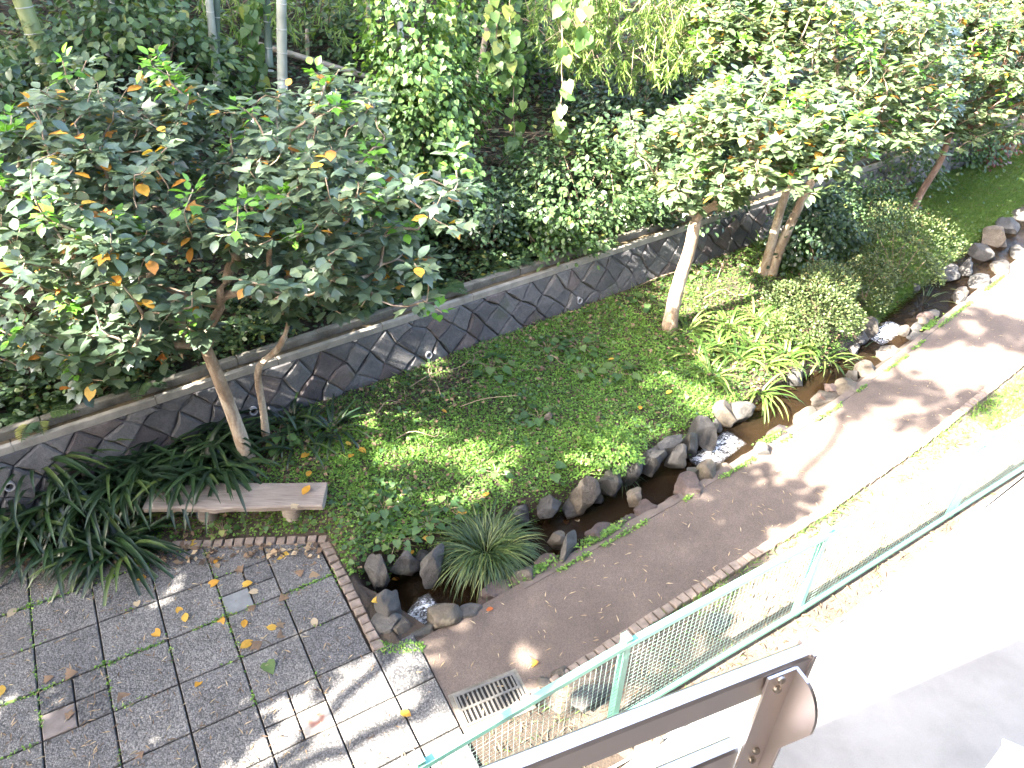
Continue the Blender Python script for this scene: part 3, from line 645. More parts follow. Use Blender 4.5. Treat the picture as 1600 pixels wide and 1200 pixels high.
def wall_bar(name, v0, v1, z0, z1, mat, step=1.35, gap=.006):
    s = W0
    while s < W1:
        e = min(W1, s+step); V, F = box((0, 0, 0), e-s-gap, v1-v0, z1-z0, PA, .008); c = XY((s+e)/2, (v0+v1)/2)
        mk(name, V+np.array([c[0]+rng.normal(0, .002), c[1], (z0+z1)/2+rng.normal(0, .002)]), F, mat, wall); s = e
wall_bar('coping', 7.40, 7.465, 1.0, 1.085, 'coping')
wall_bar('gutter', 7.465, 7.575, .9, 1.05, 'gutter', 2.7)
wall_bar('upper_kerb', 7.575, 7.67, .9, 1.14, 'old_concrete', 1.0)
for (px, py) in ((15, 760), (396, 642), (670, 555), (906, 470)):
    z = .55
    for _ in range(12):
        p = G(px, py, z); u, v = UV(p[0], p[1]); z += (wv(z)-.03-v)*-.5*.6 if False else 0
    zs = np.linspace(.1, 1, 181); d = [abs(UV(*G(px, py, q)[:2])[1]-(wv(q)-.045)) for q in zs]; z = zs[int(np.argmin(d))]; u = UV(*G(px, py, z)[:2])[0]
    a = np.arange(16)*2*math.pi/16; V = []; F = []
    for rr, ou in ((.048, -.02), (.048, .06), (.036, .06), (.036, -.02)):
        V += [WP(u+rr*math.cos(x), z+rr*math.sin(x), ou) for x in a]
    for k in range(3): F += [(k*16+i, k*16+(i+1) % 16, (k+1)*16+(i+1) % 16, (k+1)*16+i) for i in range(16)]
    po = mk('weep_pipe', V, F, 'pipe', wall); mk('bore_shade_disc', [WP(u+.036*math.cos(x), z+.036*math.sin(x), .02) for x in a], [tuple(range(16))], 'recess_shade', po)  # disc painted near black as the shade inside the pipe

# ================================================================== OBJECTS
# ---- bench: split log on two stumps
BZ = .4
b0, b1 = G(222, 795, BZ), G(503, 790, BZ); bd = norm(b1[:2]-b0[:2]); bn = np.array([-bd[1], bd[0]]); BL = np.linalg.norm(b1-b0)
bench = empty('bench', (*((b0+b1)/2)[:2], .02), 'rustic split log bench with a grey brown plank top before dark leaves', 'bench')
V = []; F = []; n = 40; prof = 10
for i in range(n+1):
    s = i/n*BL; e1 = .006*math.sin(s*3+1)+.003*math.sin(s*9)+.004*math.sin(s*5.2)-.025*math.exp(-((s-.72)/.09)**2); e2 = .007*math.sin(s*2.3)+.004*math.sin(s*7+2)
    wd = .36
    pr = [(0+e1+.012, 0), (wd*.3, .003), (wd*.65, .002), (wd+e2-.012, 0), (wd+e2, -.015), (wd+e2-.02, -.07), (wd*.7, -.115), (wd*.3, -.12), (e1+.015, -.075), (e1, -.014)]
    for (q, z) in pr: p = b0[:2]+bd*s+bn*q; V.append((*p, BZ+z))
for i in range(n):
    for k in range(prof): F.append((i*prof+k, i*prof+(k+1) % prof, (i+1)*prof+(k+1) % prof, (i+1)*prof+k))
F += [tuple(range(prof)), tuple(n*prof+k for k in range(prof))[::-1]]
F = [f[::-1] for f in F]
so = mk('seat_plank', np.array(V), F, 'wood', bench); so.data.set_sharp_from_angle(angle=R_(40))
for s in (.55, BL-.36):
    c = b0[:2]+bd*s+bn*.19; V, F = tube([(*c, -.02), (*c, .1), (*c, .2), (*c, BZ-.1)], [.125, .12, .115, .118], 14, True, .05); mk('stump_leg', V, F, 'wood', bench, smooth=True)

# ---- drain grate
ga, gb, gc = G(713, 1090, .01), G(800, 1055, .01), G(826, 1092, .01); ex = gb[:2]-ga[:2]; ey_ = gc[:2]-gb[:2]; ex_n = norm(ex); ey_n = norm(ey_-ex_n*(ey_@ex_n)); LX, LY = np.linalg.norm(ex), abs(ey_@ey_n)
grate = empty('drain_grate', (*ga[:2], .01), 'galvanised slotted drain grate set in the asphalt near the paving', 'drain')
gp = lambda a, b_, z: np.array([*(ga[:2]+ex_n*a+ey_n*b_), z])
mk('pit_shade_sheet', [gp(-.02, -.02, .0085), gp(LX+.02, -.02, .0085), gp(LX+.02, LY+.02, .0085), gp(-.02, LY+.02, .0085)], [(0, 1, 2, 3)], 'recess_shade', grate)  # flat sheet painted near black as the shade below the bars
for a, b_ in ((gp(-.02, -.01, .014), gp(LX+.02, -.01, .014)), (gp(-.02, LY+.01, .014), gp(LX+.02, LY+.01, .014)), (gp(-.01, 0, .013), gp(-.01, LY, .013)), (gp(LX+.01, 0, .013), gp(LX+.01, LY, .013)), (gp(0, LY/2, .018), gp(LX, LY/2, .018))):
    mk('frame_bar', *bar(a, b_, .022, .014), 'galv', grate)
for k in range(13): mk('grate_bar', *bar(gp(LX*(k+.5)/13, 0.002, .016), gp(LX*(k+.5)/13, LY-.002, .016), .014, .014), 'galv', grate)
mk('concrete_collar', [gp(-.06, -.05, .0075), gp(LX+.06, -.05, .0075), gp(LX+.06, LY+.1, .0075), gp(-.06, LY+.1, .0075)], [(0, 1, 2, 3)], 'old_concrete', grate)

# ---- green mesh fence
FH = 1.1
tops = [G(655, 1192, FH), G(978, 1002, FH), G(1290, 832, FH), G(1543, 684, FH)]
fd = norm(tops[3]-tops[2]); tops += [tops[3]+fd*2.3, tops[3]+fd*4.6, tops[3]+fd*6.9]; f0 = norm(tops[0]-tops[1]); tops.insert(0, tops[0]+f0*1.9)
fence = empty('mesh_fence', (*tops[1][:2], 0), 'pale green steel mesh fence along the concrete apron', 'fence')
for k, p in enumerate(tops):
    d = norm((tops[min(k+1, len(tops)-1)]-tops[max(k-1, 0)])[:2]); c = p[:2]
    V, F = box((*c, FH/2+.01), .055, .07, FH+.08, math.atan2(d[1], d[0]), .006); po = mk('post', V, F, 'green_paint', fence)
    V, F = box((*c, FH+.058), .062, .078, .014, math.atan2(d[1], d[0]), .004); mk('post_cap', V, F, 'green_paint', po)
for a, b_ in zip(tops[:-1], tops[1:]):
    d = norm(b_-a); s = np.array([d[1], -d[0], 0]); off = s*.045
    mk('top_rail', *bar(a+off*.3+np.array([0, 0, -.02]), b_+off*.3+np.array([0, 0, -.02]), .05, .05), 'green_paint', fence)
    z0 = np.array([0, 0, -FH+.1]); mk('bottom_rail', *bar(a+off+z0, b_+off+z0, .035, .04), 'green_paint', fence)
    C = Col(); L = np.linalg.norm(b_-a); n = int(L/.05)
    for k in range(1, n):
        p = a+d*L*k/n+off*.9; C.raw(*bar(p+np.array([0, 0, -.05]), p+np.array([0, 0, -FH+.11]), .0015, .0015, (1, .3, 0)))
    for k in range(1, 20):
        zz = np.array([0, 0, -.04-k*.05]); C.raw(*bar(a+d*.03+off*.75+zz, b_-d*.03+off*.75+zz, .0015, .0015))
    tag(C.build('wire_mesh', 'wire', fence), kind='stuff')

# ---- balcony railing, floor and roof of the building the photograph was taken from
BA = R_(23.1); BD = np.array([math.cos(BA), math.sin(BA)]); BW = np.array([-BD[1], BD[0]])
RZ = CAM_H-.9
rl = empty('balcony_railing', (*G(1200, 1060, RZ)[:2], 4.0), 'brown painted metal railing with two rails and bolted bracket post', 'railing')
def rail(name, pu0, pl1, z, ext, h):
    """pu0: pixel on far top edge near the end, pl1: pixel on near top edge near the end"""
    a, b_ = G(*pu0, z)[:2], G(*pl1, z)[:2]; wa, wb = a@BW, b_@BW; s1 = a@BD; s0 = s1-ext
    P = lambda s, w_, zz: (*(BD*s+BW*w_), zz); rd = .004
    pr = [(wa, z-rd), (wa-rd, z), (wb+rd, z), (wb, z-rd), (wb, z-h), (wa, z-h)]; V = [P(s, *q) for s in (s0, s1) for q in pr]; n = len(pr)
    F = [(i, (i+1) % n, n+(i+1) % n, n+i) for i in range(n)]+[tuple(range(n))[::-1], tuple(n+i for i in range(n))]
    o = mk(name, V, [f[::-1] for f in F], 'brown_paint', rl); return wa, wb, s1, o
wa, wb, s1, tr_ = rail('top_rail', (1250, 1003), (1271, 1025), RZ, 2.6, .05)
mk('end_cap', *box((*(BD*(s1+.003)+BW*(wa+wb)/2), RZ-.025), .006, abs(wa-wb)+.006, .058, BA), 'brown_paint', tr_)
# bracket post: plate against the rails, and a flange with a rounded top corner
pl0 = G(1197, 1056, RZ-.002)[:2]; sp0 = pl0@BD; sp1 = G(1242, 1041, RZ-.002)[:2]@BD; wpz = wb-.003
P3 = lambda s, w_, z: (*(BD*s+BW*w_), z)
Zb = 4.0
V = [P3(s, w_, z) for w_ in (wpz, wpz-.004) for s, z in ((sp0, RZ-.002), (sp1, RZ-.002), (sp1, Zb), (sp0, Zb))]
mk('post_plate', V, [(0, 1, 2, 3)[::-1], (4, 5, 6, 7), (0, 1, 5, 4), (1, 2, 6, 5), (2, 3, 7, 6), (3, 0, 4, 7)], 'brown_paint', rl)
fl = [(0, 0)]; cw = .058
for k in range(9): a = k/8*math.pi/2; fl.append((cw-.04+.04*math.sin(a), -.06+.06*math.cos(a)))
fl += [(cw, -.075), (cw*.42, -.165), (cw*.42, Zb-RZ), (0, Zb-RZ)]
V = [P3(sp1+e, wpz-q, RZ-.004+z) for e in (0, .005) for q, z in fl]; n = len(fl)
mk('bracket_flange', V, [tuple(range(n)), tuple(n+i for i in range(n))[::-1]]+[(i, n+i, n+(i+1) % n, (i+1) % n) for i in range(n)], 'brown_paint', rl)
mid = (sp0+sp1)/2
for (px, py) in ((1219, 1060), (1213, 1075), (1180, 1171), (1174, 1185)):
    d = ray(px, py); tt = ((wpz-.004))/(d[:2]@BW); p = CAM+d*tt; c = p
    q = np.array([*BW, 0]); V, F = tube([c+q*.002, c-q*.004, c-q*.0065], [.0062, .0062, .004], 10); mk('bolt', V, F, 'bolt', rl)
d = ray(1169, 1136); RZ2 = (CAM+d*((wa)/(d[:2]@BW)))[2]
a_ = (G(1169, 1136, RZ2)[:2]@BD)
V = []; pr = [(wa, RZ2-.004), (wa-.004, RZ2), (wb+.004, RZ2), (wb, RZ2-.004), (wb, RZ2-.05), (wa, RZ2-.05)]; n = 6
V = [P3(s, *q) for s in (sp0-2.6, sp0+.002) for q in pr]
mk('lower_rail', V, [f[::-1] for f in [(i, (i+1) % n, n+(i+1) % n, n+i) for i in range(n)]+[tuple(range(n))[::-1], tuple(n+i for i in range(n))]], 'brown_paint', rl)
bl = empty('station_building', (*(BD*0+BW*-4), 0), 'upper floor building with a flat roof overlooking the path', 'building')
wf = wpz+.01
V, F = box((*(BW*(wf-2.5)), 3.9), 22, 5.0, .2, BA); mk('floor_slab', V, F, 'render', bl)
V, F = box((*(BW*(.3-4)+BD*2), 7.1), 26, 8.0, .2, BA); mk('roof', V, F, 'render', bl)
V, F = box((*(BW*(-4.8)), 3.5), 22, .3, 7.0, BA); mk('wall', V, F, 'render', bl)
for s in (-8, -4, 4, 8): V, F = box((*(BW*(-.6)+BD*s), 3.5), .3, .3, 7.0, BA); mk('column', V, F, 'render', bl)
# pale cabinet corner and ground conduit
cc = G(1573, 1173, .9); V, F = box((*(cc[:2]-BW*.3+BD*.0), .46), .5, .5, .88, R_(62), .03)
cab = empty('utility_cabinet', (*(cc[:2]-BW*.3), .02), 'pale lilac grey metal cabinet standing on the shaded concrete', 'cabinet'); mk('cabinet_body', V, F, 'white_metal', cab)
V, F = box((*(cc[:2]-BW*.3), .91), .53, .53, .03, R_(62), .01); mk('cabinet_lid', V, F, 'white_metal', cab)
cpts = [G(880, 1240, .04), G(1025, 1160, .04), G(1265, 1004, .04), G(1420, 885, .04), G(1600, 741, .04)]; cpts.append(cpts[-1]+(cpts[-1]-cpts[-2])*2)
con = empty('cable_conduit', (*cpts[1][:2], .02), 'thin grey cable conduit clipped along the edge of the concrete apron', 'pipe')
V, F = tube(smoothpath(cpts, 50), .013, 8); mk('conduit_tube', V, F, 'pipe', con, smooth=True)
for k, (px, py) in enumerate(((1030, 1157), (1180, 1060), (1310, 970), (1370, 924), (1450, 861), (1530, 797))):
    c = G(px, py, .04); V, F = box((c[0], c[1], .043), .05, .05, .05, PA, .008); mk('clip', V, F, 'galv', con)

# ------------------------------------------------------------------ trees
LEAFVAR = {}
def leafvar(kind, T, mt, r):
    k = (kind, mt, int(r*8))
    if k not in LEAFVAR: LEAFVAR[k] = mesh('leaf', T[0], T[1], mt, True, np.full(len(T[0]), (int(r*8)+.5)/8))
    return LEAFVAR[k]
def sample_crown(blobs, n, poly=None, shell=.35):
    """tips in the outer part of a union of ellipsoids; blobs: (centre, radii)"""
    out = []; vol = np.array([np.prod(r) for c, r in blobs]); vol = vol/vol.sum()
    if poly is not None: pg = np.array(poly, float)
    while len(out) < n:
        k = rng.choice(len(blobs), p=vol); c, r = np.array(blobs[k][0]), np.array(blobs[k][1]); d = rand_dirs(1)[0]; rad = rng.uniform(shell, 1)**(1/2.0)
        if d[2] < -.35: continue
        p = c+d*r*rad
        if poly is not None:
            x, y = proj(p); ins = False; j = len(pg)-1
            for i in range(len(pg)):
                if (pg[i, 1] > y) != (pg[j, 1] > y) and x < (pg[j, 0]-pg[i, 0])*(y-pg[i, 1])/(pg[j, 1]-pg[i, 1])+pg[i, 0]: ins = not ins
                j = i
            if not ins: continue
        out.append(p)
    return np.array(out)
def make_tree(name, label, base, trunks, tips, leaf=(.12, .18), per=12, mt='leaf_evg', bark='bark', nobj=0, new=.1, old=.03, group=None, tri=.35, droop=.5, rtwig=.0052, limb_pts=None, shoots=()):
    """trunks: list of (points, r0, r1); tips: ends of twigs that carry leaf rosettes"""
    root = empty(name, base, label, 'tree', group); base = np.array(base, float)
    nodes = []; par = []; depth = []; istr = []; plen = []
    for pts, r0, r1 in trunks:
        P = smoothpath(pts, 14); V, F = tube(P, np.concatenate([[r0*1.35, r0*1.12], np.linspace(r0, r1, 12)]), 12, True, .035); mk('trunk', V, F, bark, root, smooth=True)
        for i in range(9, 14): nodes.append(P[i]); par.append(-1); istr.append(True); plen.append(0.0)
    cen = np.mean([np.array(t_[0][-1]) for t_ in trunks], 0); order = np.argsort(np.linalg.norm(tips-cen, axis=1)); cnt = []
    chains = []; nodes = [np.array(q) for q in nodes]; limb = [-1]*len(nodes)
    allt = list(limb_pts) if limb_pts is not None else []
    seq = [(np.array(q), False) for q in allt]+[(tips[k], True) for k in order]; nl = 0; ends = []
    for tip, leafy in seq:
        A = np.array(nodes); dv = tip-A; dist = np.linalg.norm(dv, axis=1); cost = dist+.28*np.array(plen)+.25*np.maximum(0, A[:, 2]-tip[2]+.05)*2
        k = int(np.argmin(cost)); a = A[k]; L = dist[k]
        prev = a-nodes[par[k]] if par[k] >= 0 else (a-base)*np.array([1, 1, .3])+dv[k]; pd = norm(prev)
        ctrl = a+pd*L*.35+rng.normal(0, .06, 3)*L; m = max(3, int(L/.16)+2); s = np.linspace(0, 1, m)[:, None]
        path = a*(1-s)**2+2*ctrl*s*(1-s)+tip*s*s; path[1:-1] += rng.normal(0, .018, (m-2, 3))
        lid = limb[k]
        if lid < 0: lid = nl; nl += 1
        ids = [k]
        for q in path[1:]:
            nodes.append(q); par.append(ids[-1]); plen.append(plen[ids[-1]]+L/(m-1)); limb.append(lid); istr.append(False); ids.append(len(nodes)-1)
        chains.append((ids, lid))
        if leafy: ends.append((tip, norm(path[-1]-path[-2]), any(np.allclose(tip, q_) for q_ in shoots)))
    cnt = np.zeros(len(nodes))
    for ids, lid in chains: cnt[ids[-1]] += 1
    for i in range(len(nodes)-1, -1, -1):
        if par[i] >= 0: cnt[par[i]] += cnt[i]
    rmax = max(r1 for _, _, r1 in trunks)
    rad = np.minimum(rtwig*np.maximum(cnt, 1)**.5, rmax*.8)
    cols = {}
    for ids, lid in chains:
        r = rad[ids].copy(); r[0] = min(r[0], r[1]*1.2); C = cols.setdefault(lid, Col()); C.raw(*tube(np.array([nodes[i] for i in ids]), r, 6 if r.max() > .012 else 5, False))
    for lid, C in cols.items(): C.build('branch', bark, root, smooth=True)
    # leaves
    Pn, Dn, Un, Sn, Kn = [], [], [], [], []
    for tip, ax, sh in ends:
        n = int(per*rng.uniform(.7, 1.25)); isnew = sh or (rng.random() < new and tip[2] > cen[2]+.1)
        ax2 = norm(ax*.5+np.array([0, 0, .8])); 
        for q in range(n):
            az = q*2.4+rng.uniform(-.4, .4); lev = q/n
            h = np.array([math.cos(az), math.sin(az), 0]); el = (.75-lev*1.1)*(1.0 if isnew else .75)+rng.normal(0, .22)
            d = h*math.cos(el)+np.array([0, 0, 1])*math.sin(el)
            back = ax*lev*-.16; b_ = tip+back+d*rng.uniform(.02, .09)
            dr = d+np.array([0, 0, -1])*rng.uniform(0, droop)*(.15 if isnew else 1.0); Pn.append(b_); Dn.append(dr); Un.append(np.array([0, 0, 1])+h*.3+rng.normal(0, .22, 3)); 
            Sn.append(rng.uniform(*leaf)*(.8 if isnew else 1)); Kn.append(1 if isnew else (2 if rng.random() < old else 0))
    Pn, Dn, Un, Sn, Kn = map(np.array, (Pn, Dn, Un, Sn, Kn)); N = len(Pn); M = orient(Dn, Un, Sn); r = rng.random(N); istri = rng.random(N) < tri
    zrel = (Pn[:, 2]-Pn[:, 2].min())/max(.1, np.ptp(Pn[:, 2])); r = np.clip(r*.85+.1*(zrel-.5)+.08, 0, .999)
    dcam = np.linalg.norm(Pn-CAM, axis=1); pr = proj(Pn); vis = (pr[:, 0] > -20) & (pr[:, 0] < 1620) & (pr[:, 1] > -20) & (pr[:, 1] < 1220)
    objs = set(np.argsort(dcam-.5*Sn/.15+np.where(vis, 0, 50))[:nobj].tolist()) if nobj else set(); om = np.array([i in objs for i in range(N)])
    crown = None
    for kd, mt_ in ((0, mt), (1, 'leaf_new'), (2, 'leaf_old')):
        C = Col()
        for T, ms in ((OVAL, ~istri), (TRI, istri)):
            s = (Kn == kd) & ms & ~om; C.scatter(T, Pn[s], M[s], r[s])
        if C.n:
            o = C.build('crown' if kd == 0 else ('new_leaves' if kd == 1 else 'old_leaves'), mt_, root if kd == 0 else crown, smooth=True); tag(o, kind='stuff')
            if kd == 0: crown = o
    for i in objs:
        mt_ = (mt, 'leaf_new', 'leaf_old')[Kn[i]]; o = bpy.data.objects.new('leaf', leafvar(int(istri[i]), TRI if istri[i] else OVAL, mt_, r[i])); col.objects.link(o); o.parent = crown
        Q = Matrix([list(row)+[0] for row in M[i]]+[[0, 0, 0, 1]]); Q.translation = Vector(Pn[i]-base); o.matrix_basis = Q
    return root
# left tree
def on(px, py): return hit(px, py)
tb = on(390, 722); ty = tb[1]
tr1 = [tb-np.array([0, 0, .05]), AT_Y(372, 672, ty), AT_Y(345, 600, ty+.02), AT_Y(322, 545, ty+.05)]
poly = [(-60, 190), (60, 150), (80, 85), (130, 80), (150, 130), (205, 110), (215, 72), (275, 75), (290, 140), (350, 130), (390, 150), (455, 120), (530, 100), (600, 150), (590, 215), (650, 215), (735, 245), (740, 300), (735, 360), (715, 440), (690, 490), (640, 500), (560, 490), (500, 510), (450, 545), (400, 540), (330, 520), (255, 560), (240, 625), (200, 600), (160, 615), (90, 615), (60, 560), (-60, 590)]
bl_ = [(AT_Y(330, 330, ty+.3), (2.0, 1.5, .85)), (AT_Y(120, 330, ty+.0), (1.6, 1.3, .9)), (AT_Y(560, 330, ty+.5), (1.3, 1.2, .8)), (AT_Y(180, 520, ty-.3), (1.2, .9, .5)), (AT_Y(560, 430, ty+.2), (1.0, .9, .4)), (AT_Y(100, 200, ty+.6), (1.2, 1.0, .6)), (AT_Y(250, 170, ty+.9), (.6, .6, .8)), (AT_Y(500, 180, ty+1.2), (.9, .8, .6)), (AT_Y(30, 480, ty-.4), (1.0, .8, .5)), (AT_Y(160, 555, ty-.4), (.75, .7, .35)), (AT_Y(60, 540, ty-.4), (.8, .7, .35)), (AT_Y(600, 450, ty+.4), (.7, .7, .3))]
tips = sample_crown(bl_, 560, poly, .15)
shoots = [AT_Y(px, py, ty+dy) for px, py, dy in ((98, 95, .5), (245, 88, .6), (240, 105, .6), (490, 112, .9), (18, 178, .2), (8, 212, .1), (302, 296, -.5), (372, 322, -.6), (125, 366, -.7), (100, 467, -.7), (175, 350, -.6), (535, 172, .6), (376, 166, .5), (712, 256, .7), (690, 488, .3), (265, 118, .7))]
tips = np.concatenate([tips, np.array(shoots)])
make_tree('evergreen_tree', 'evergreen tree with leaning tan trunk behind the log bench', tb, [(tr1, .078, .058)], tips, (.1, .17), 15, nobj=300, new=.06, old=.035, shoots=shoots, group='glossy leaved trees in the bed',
          limb_pts=[AT_Y(268, 540, ty-.1), AT_Y(345, 480, ty+.1), AT_Y(318, 470, ty+.0), AT_Y(150, 480, ty-.2), AT_Y(405, 330, ty+.4), AT_Y(470, 375, ty+.3)])
tb2 = on(416, 690); ty2 = tb2[1]
tips2 = sample_crown([(AT_Y(520, 420, ty2+.2), (.9, .8, .45)), (AT_Y(430, 480, ty2), (.5, .5, .3))], 45, [(380, 380), (500, 350), (690, 380), (700, 490), (600, 505), (480, 510), (440, 550), (400, 545)], .1)
make_tree('evergreen_tree', 'slim crooked evergreen tree close to the stone wall behind the bench', tb2, [([tb2-np.array([0, 0, .05]), AT_Y(411, 640, ty2), AT_Y(403, 578, ty2), AT_Y(432, 548, ty2), AT_Y(445, 525, ty2)], .042, .03)], tips2, (.11, .17), 10, nobj=0, new=.05, old=.05, group='glossy leaved trees in the bed')
# right tree
tb = on(1045, 515); ty = tb[1]
tr1 = [tb-np.array([0, 0, .05]), AT_Y(1057, 455, ty), AT_Y(1076, 395, ty), AT_Y(1087, 345, ty)]
poly = [(965, 150), (990, 140), (1020, 190), (1060, 160), (1090, 140), (1130, 110), (1200, 105), (1290, 130), (1350, 180), (1365, 230), (1340, 270), (1300, 285), (1265, 320), (1240, 300), (1190, 330), (1150, 340), (1100, 345), (1030, 315), (1000, 285), (990, 230)]
tips = sample_crown([(AT_Y(1160, 220, ty), (1.7, 1.3, 1.0)), (AT_Y(1080, 300, ty-.2), (.8, .7, .45)), (AT_Y(1270, 220, ty), (1.0, .9, .7))], 360, poly, .15)
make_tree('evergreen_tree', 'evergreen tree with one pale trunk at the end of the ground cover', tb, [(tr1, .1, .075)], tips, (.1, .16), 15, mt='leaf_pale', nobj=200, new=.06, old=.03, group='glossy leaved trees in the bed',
          limb_pts=[AT_Y(1070, 330, ty-.1), AT_Y(1130, 320, ty), AT_Y(1180, 240, ty+.2), AT_Y(1110, 260, ty+.2)])
# twin trunk tree
tb = on(1197, 430); ty = tb[1]
q1 = [tb-np.array([.05, 0, .05]), AT_Y(1207, 375, ty), AT_Y(1222, 320, ty), AT_Y(1240, 270, ty+.1)]; q2 = [tb+np.array([.06, 0, -.05]), AT_Y(1222, 380, ty), AT_Y(1245, 330, ty+.05), AT_Y(1285, 250, ty+.2)]
poly = [(1090, -40), (1500, -40), (1500, 160), (1480, 200), (1480, 260), (1420, 285), (1390, 270), (1380, 230), (1330, 150), (1250, 105), (1150, 100), (1060, 110), (1060, 30)]
tips = sample_crown([(AT_Y(1290, 90, ty+.6), (2.3, 1.6, 1.3)), (AT_Y(1430, 200, ty-.2), (1.0, .9, .8)), (AT_Y(1400, 230, ty-.3), (.7, .7, .5)), (AT_Y(1170, 40, ty+1.0), (1.5, 1.3, .9))], 620, poly, .15)
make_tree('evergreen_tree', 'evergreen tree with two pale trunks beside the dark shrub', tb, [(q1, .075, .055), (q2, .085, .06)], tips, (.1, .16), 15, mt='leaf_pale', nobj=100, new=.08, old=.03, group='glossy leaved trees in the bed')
# far trees
tb = on(1425, 332); ty = tb[1]
tips = sample_crown([(AT_Y(1510, 100, ty+.3), (2.2, 1.6, 1.5)), (AT_Y(1440, 190, ty), (1.3, 1.0, .9)), (AT_Y(1560, 190, ty+.2), (1.2, 1, .6))], 620, [(1370, -40), (1660, -40), (1660, 225), (1560, 230), (1480, 240), (1420, 200), (1370, 120)], .15)
make_tree('evergreen_tree', 'evergreen tree with thin reddish leaning trunk on the far lawn', tb, [([tb-np.array([0, 0, .05]), AT_Y(1440, 300, ty), AT_Y(1470, 250, ty), AT_Y(1490, 190, ty)], .07, .05)], tips, (.1, .16), 14, mt='leaf_pale', bark='bark_red', new=.1, old=.03, group='glossy leaved trees in the bed')
tb = on(1570, 246); ty = tb[1]
tips = sample_crown([(AT_Y(1620, 60, ty), (3.0, 2.0, 1.7))], 380, None, .15)
make_tree('evergreen_tree', 'evergreen tree with slanting grey trunk at the foot of the far wall', tb, [([tb-np.array([0, 0, .05]), AT_Y(1585, 215, ty), AT_Y(1602, 175, ty), AT_Y(1615, 120, ty)], .1, .07)], tips, (.11, .17), 14, mt='leaf_pale', new=.1, old=.04, group='glossy leaved trees in the bed')
# trees beyond the frame that shade the paving
def off_tree(u, v, blobs, nt_, lab, rt=.16):
    b_ = np.array([*XY(u, v), float(terr(u, v))]); z0 = blobs[0][2]
    tips = sample_crown([(np.array([*XY(bu, bv), bz]), r) for bu, bv, bz, r in blobs], nt_, None, .1)
    make_tree('evergreen_tree', lab, b_, [([b_-[0, 0, .05], b_+[.1, 0, z0*.3], b_+[0, .1, z0*.6], b_+[0, 0, z0*.75]], rt, rt*.6)], tips, (.17, .27), 13, group='shade trees beyond the paving')
off_tree(-5.6, 6.0, [(-5.4, 6.2, 4.4, (2.2, 2.2, 1.5)), (-3.4, 5.5, 4.2, (1.3, 1.1, .7)), (-5.5, 5.0, 3.6, (1.6, 1.2, .9))], 540, 'broad evergreen tree beyond the bench end of the paving')
off_tree(-6.5, 3.6, [(-5.5, 4.0, 7.2, (2.0, 1.3, 1.2)), (-1.6, 3.7, 5.6, (1.2, .55, .6)), (-1.2, 3.75, 8.3, (1.3, .6, .6)), (-4, 3.9, 6.2, (1.2, .7, .6)), (.9, 3.75, 8.9, (1.3, .6, .6))], 280, 'unseen tall evergreen tree between building and paving, crown spread to shade the path', .15)  # crown pieces added along the sun line to drop shade on the path
off_tree(-8.5, 7.2, [(-8.0, 7.0, 10.2, (3.0, 2.8, 2.7)), (-8.5, 7.4, 7.4, (2.6, 2.4, 1.4))], 300, 'tall evergreen tree far beyond the end of the paving')

# ------------------------------------------------------------------ bamboo
def culm(pb, top, r, mt, label, foliage=0, group='bamboo stems on the slope', length=9.0):
    d = norm(top-pb); root = empty('bamboo', pb, label, 'bamboo', group); n = 14; s = np.linspace(-.1, length, n*2); P = pb+d*s[:, None]; bend = (s/length)**2.2
    az = rng.uniform(0, 6.28); P = P+np.outer(bend*rng.uniform(.2, .8), [math.cos(az), math.sin(az), 0]); C = Col(); C.raw(*tube(P, np.linspace(r, r*.45, len(P)), 10)); C.build('culm', mt, root, smooth=True)
    x = .2; R2 = Col()
    while x < length*.9:
        k = np.interp(x, s, np.arange(len(s))); i = int(k); p = P[i]+(P[min(i+1, len(P)-1)]-P[i])*(k-i); rr = r*(1-.55*x/length); dd = norm(P[min(i+1, len(P)-1)]-P[i])
        R2.raw(*tube([p-dd*.006, p, p+dd*.006], [rr*1.01, rr*1.1, rr*1.01], 10)); x += rng.uniform(.27, .34)
    tag(R2.build('node_rings', 'node_ring', root), kind='stuff')
    if foliage:
        k = rng.integers(int(len(P)*.42), len(P), foliage//14); Cn = P[k]+rng.normal(0, .55, (len(k), 3)); pos = np.repeat(Cn, 14, 0)+rng.normal(0, .22, (len(k)*14, 3)); D_ = rand_dirs(len(pos), -.9, .3)
        C = Col(); C.scatter(SLIVER, pos, orient(D_, rand_dirs(len(pos)), rng.uniform(.16, .3, len(pos)), 1.6), rng.random(len(pos))); tag(C.build('foliage', 'leaf_bamboo', root), kind='stuff')
    return root
def culm_px(px0, py0, px1, py1, wpx, mt, label, fol=900, back=0, length=9.0):
    pb = hit(px0, py0); 
    if back: pb = on_terr(*(pb[:2]+PV*back))
    top = AT_Y(px1, py1, pb[1]); dist = np.linalg.norm((pb+top)/2-CAM); return culm(pb, top, wpx*dist/F_PX/2, mt, label, fol, length=length)
culm_px(112, 205, 28, -10, 22, 'bamboo_green', 'thick leaning green bamboo stem above the evergreen crown')
culm_px(347, 200, 326, 0, 11, 'bamboo_grey', 'grey bamboo stem of a close pair, the nearer one')
culm_px(338, 190, 340, 0, 9, 'bamboo_dark', 'dark bamboo stem of a close pair, the farther one')
culm_px(444, 220, 437, 0, 15, 'bamboo_grey', 'pale grey green bamboo stem crossed by a fallen pole')
culm_px(425, 170, 415, 0, 11, 'bamboo_dark', 'dark bamboo stem just behind the pale crossed one')
culm_px(170, 150, 178, 0, 13, 'bamboo_dark', 'dark bamboo stem behind the broadleaf shrub')
culm_px(590, 130, 573, 0, 8, 'bamboo_dry', 'dry brown bamboo stem left of the vine tower')
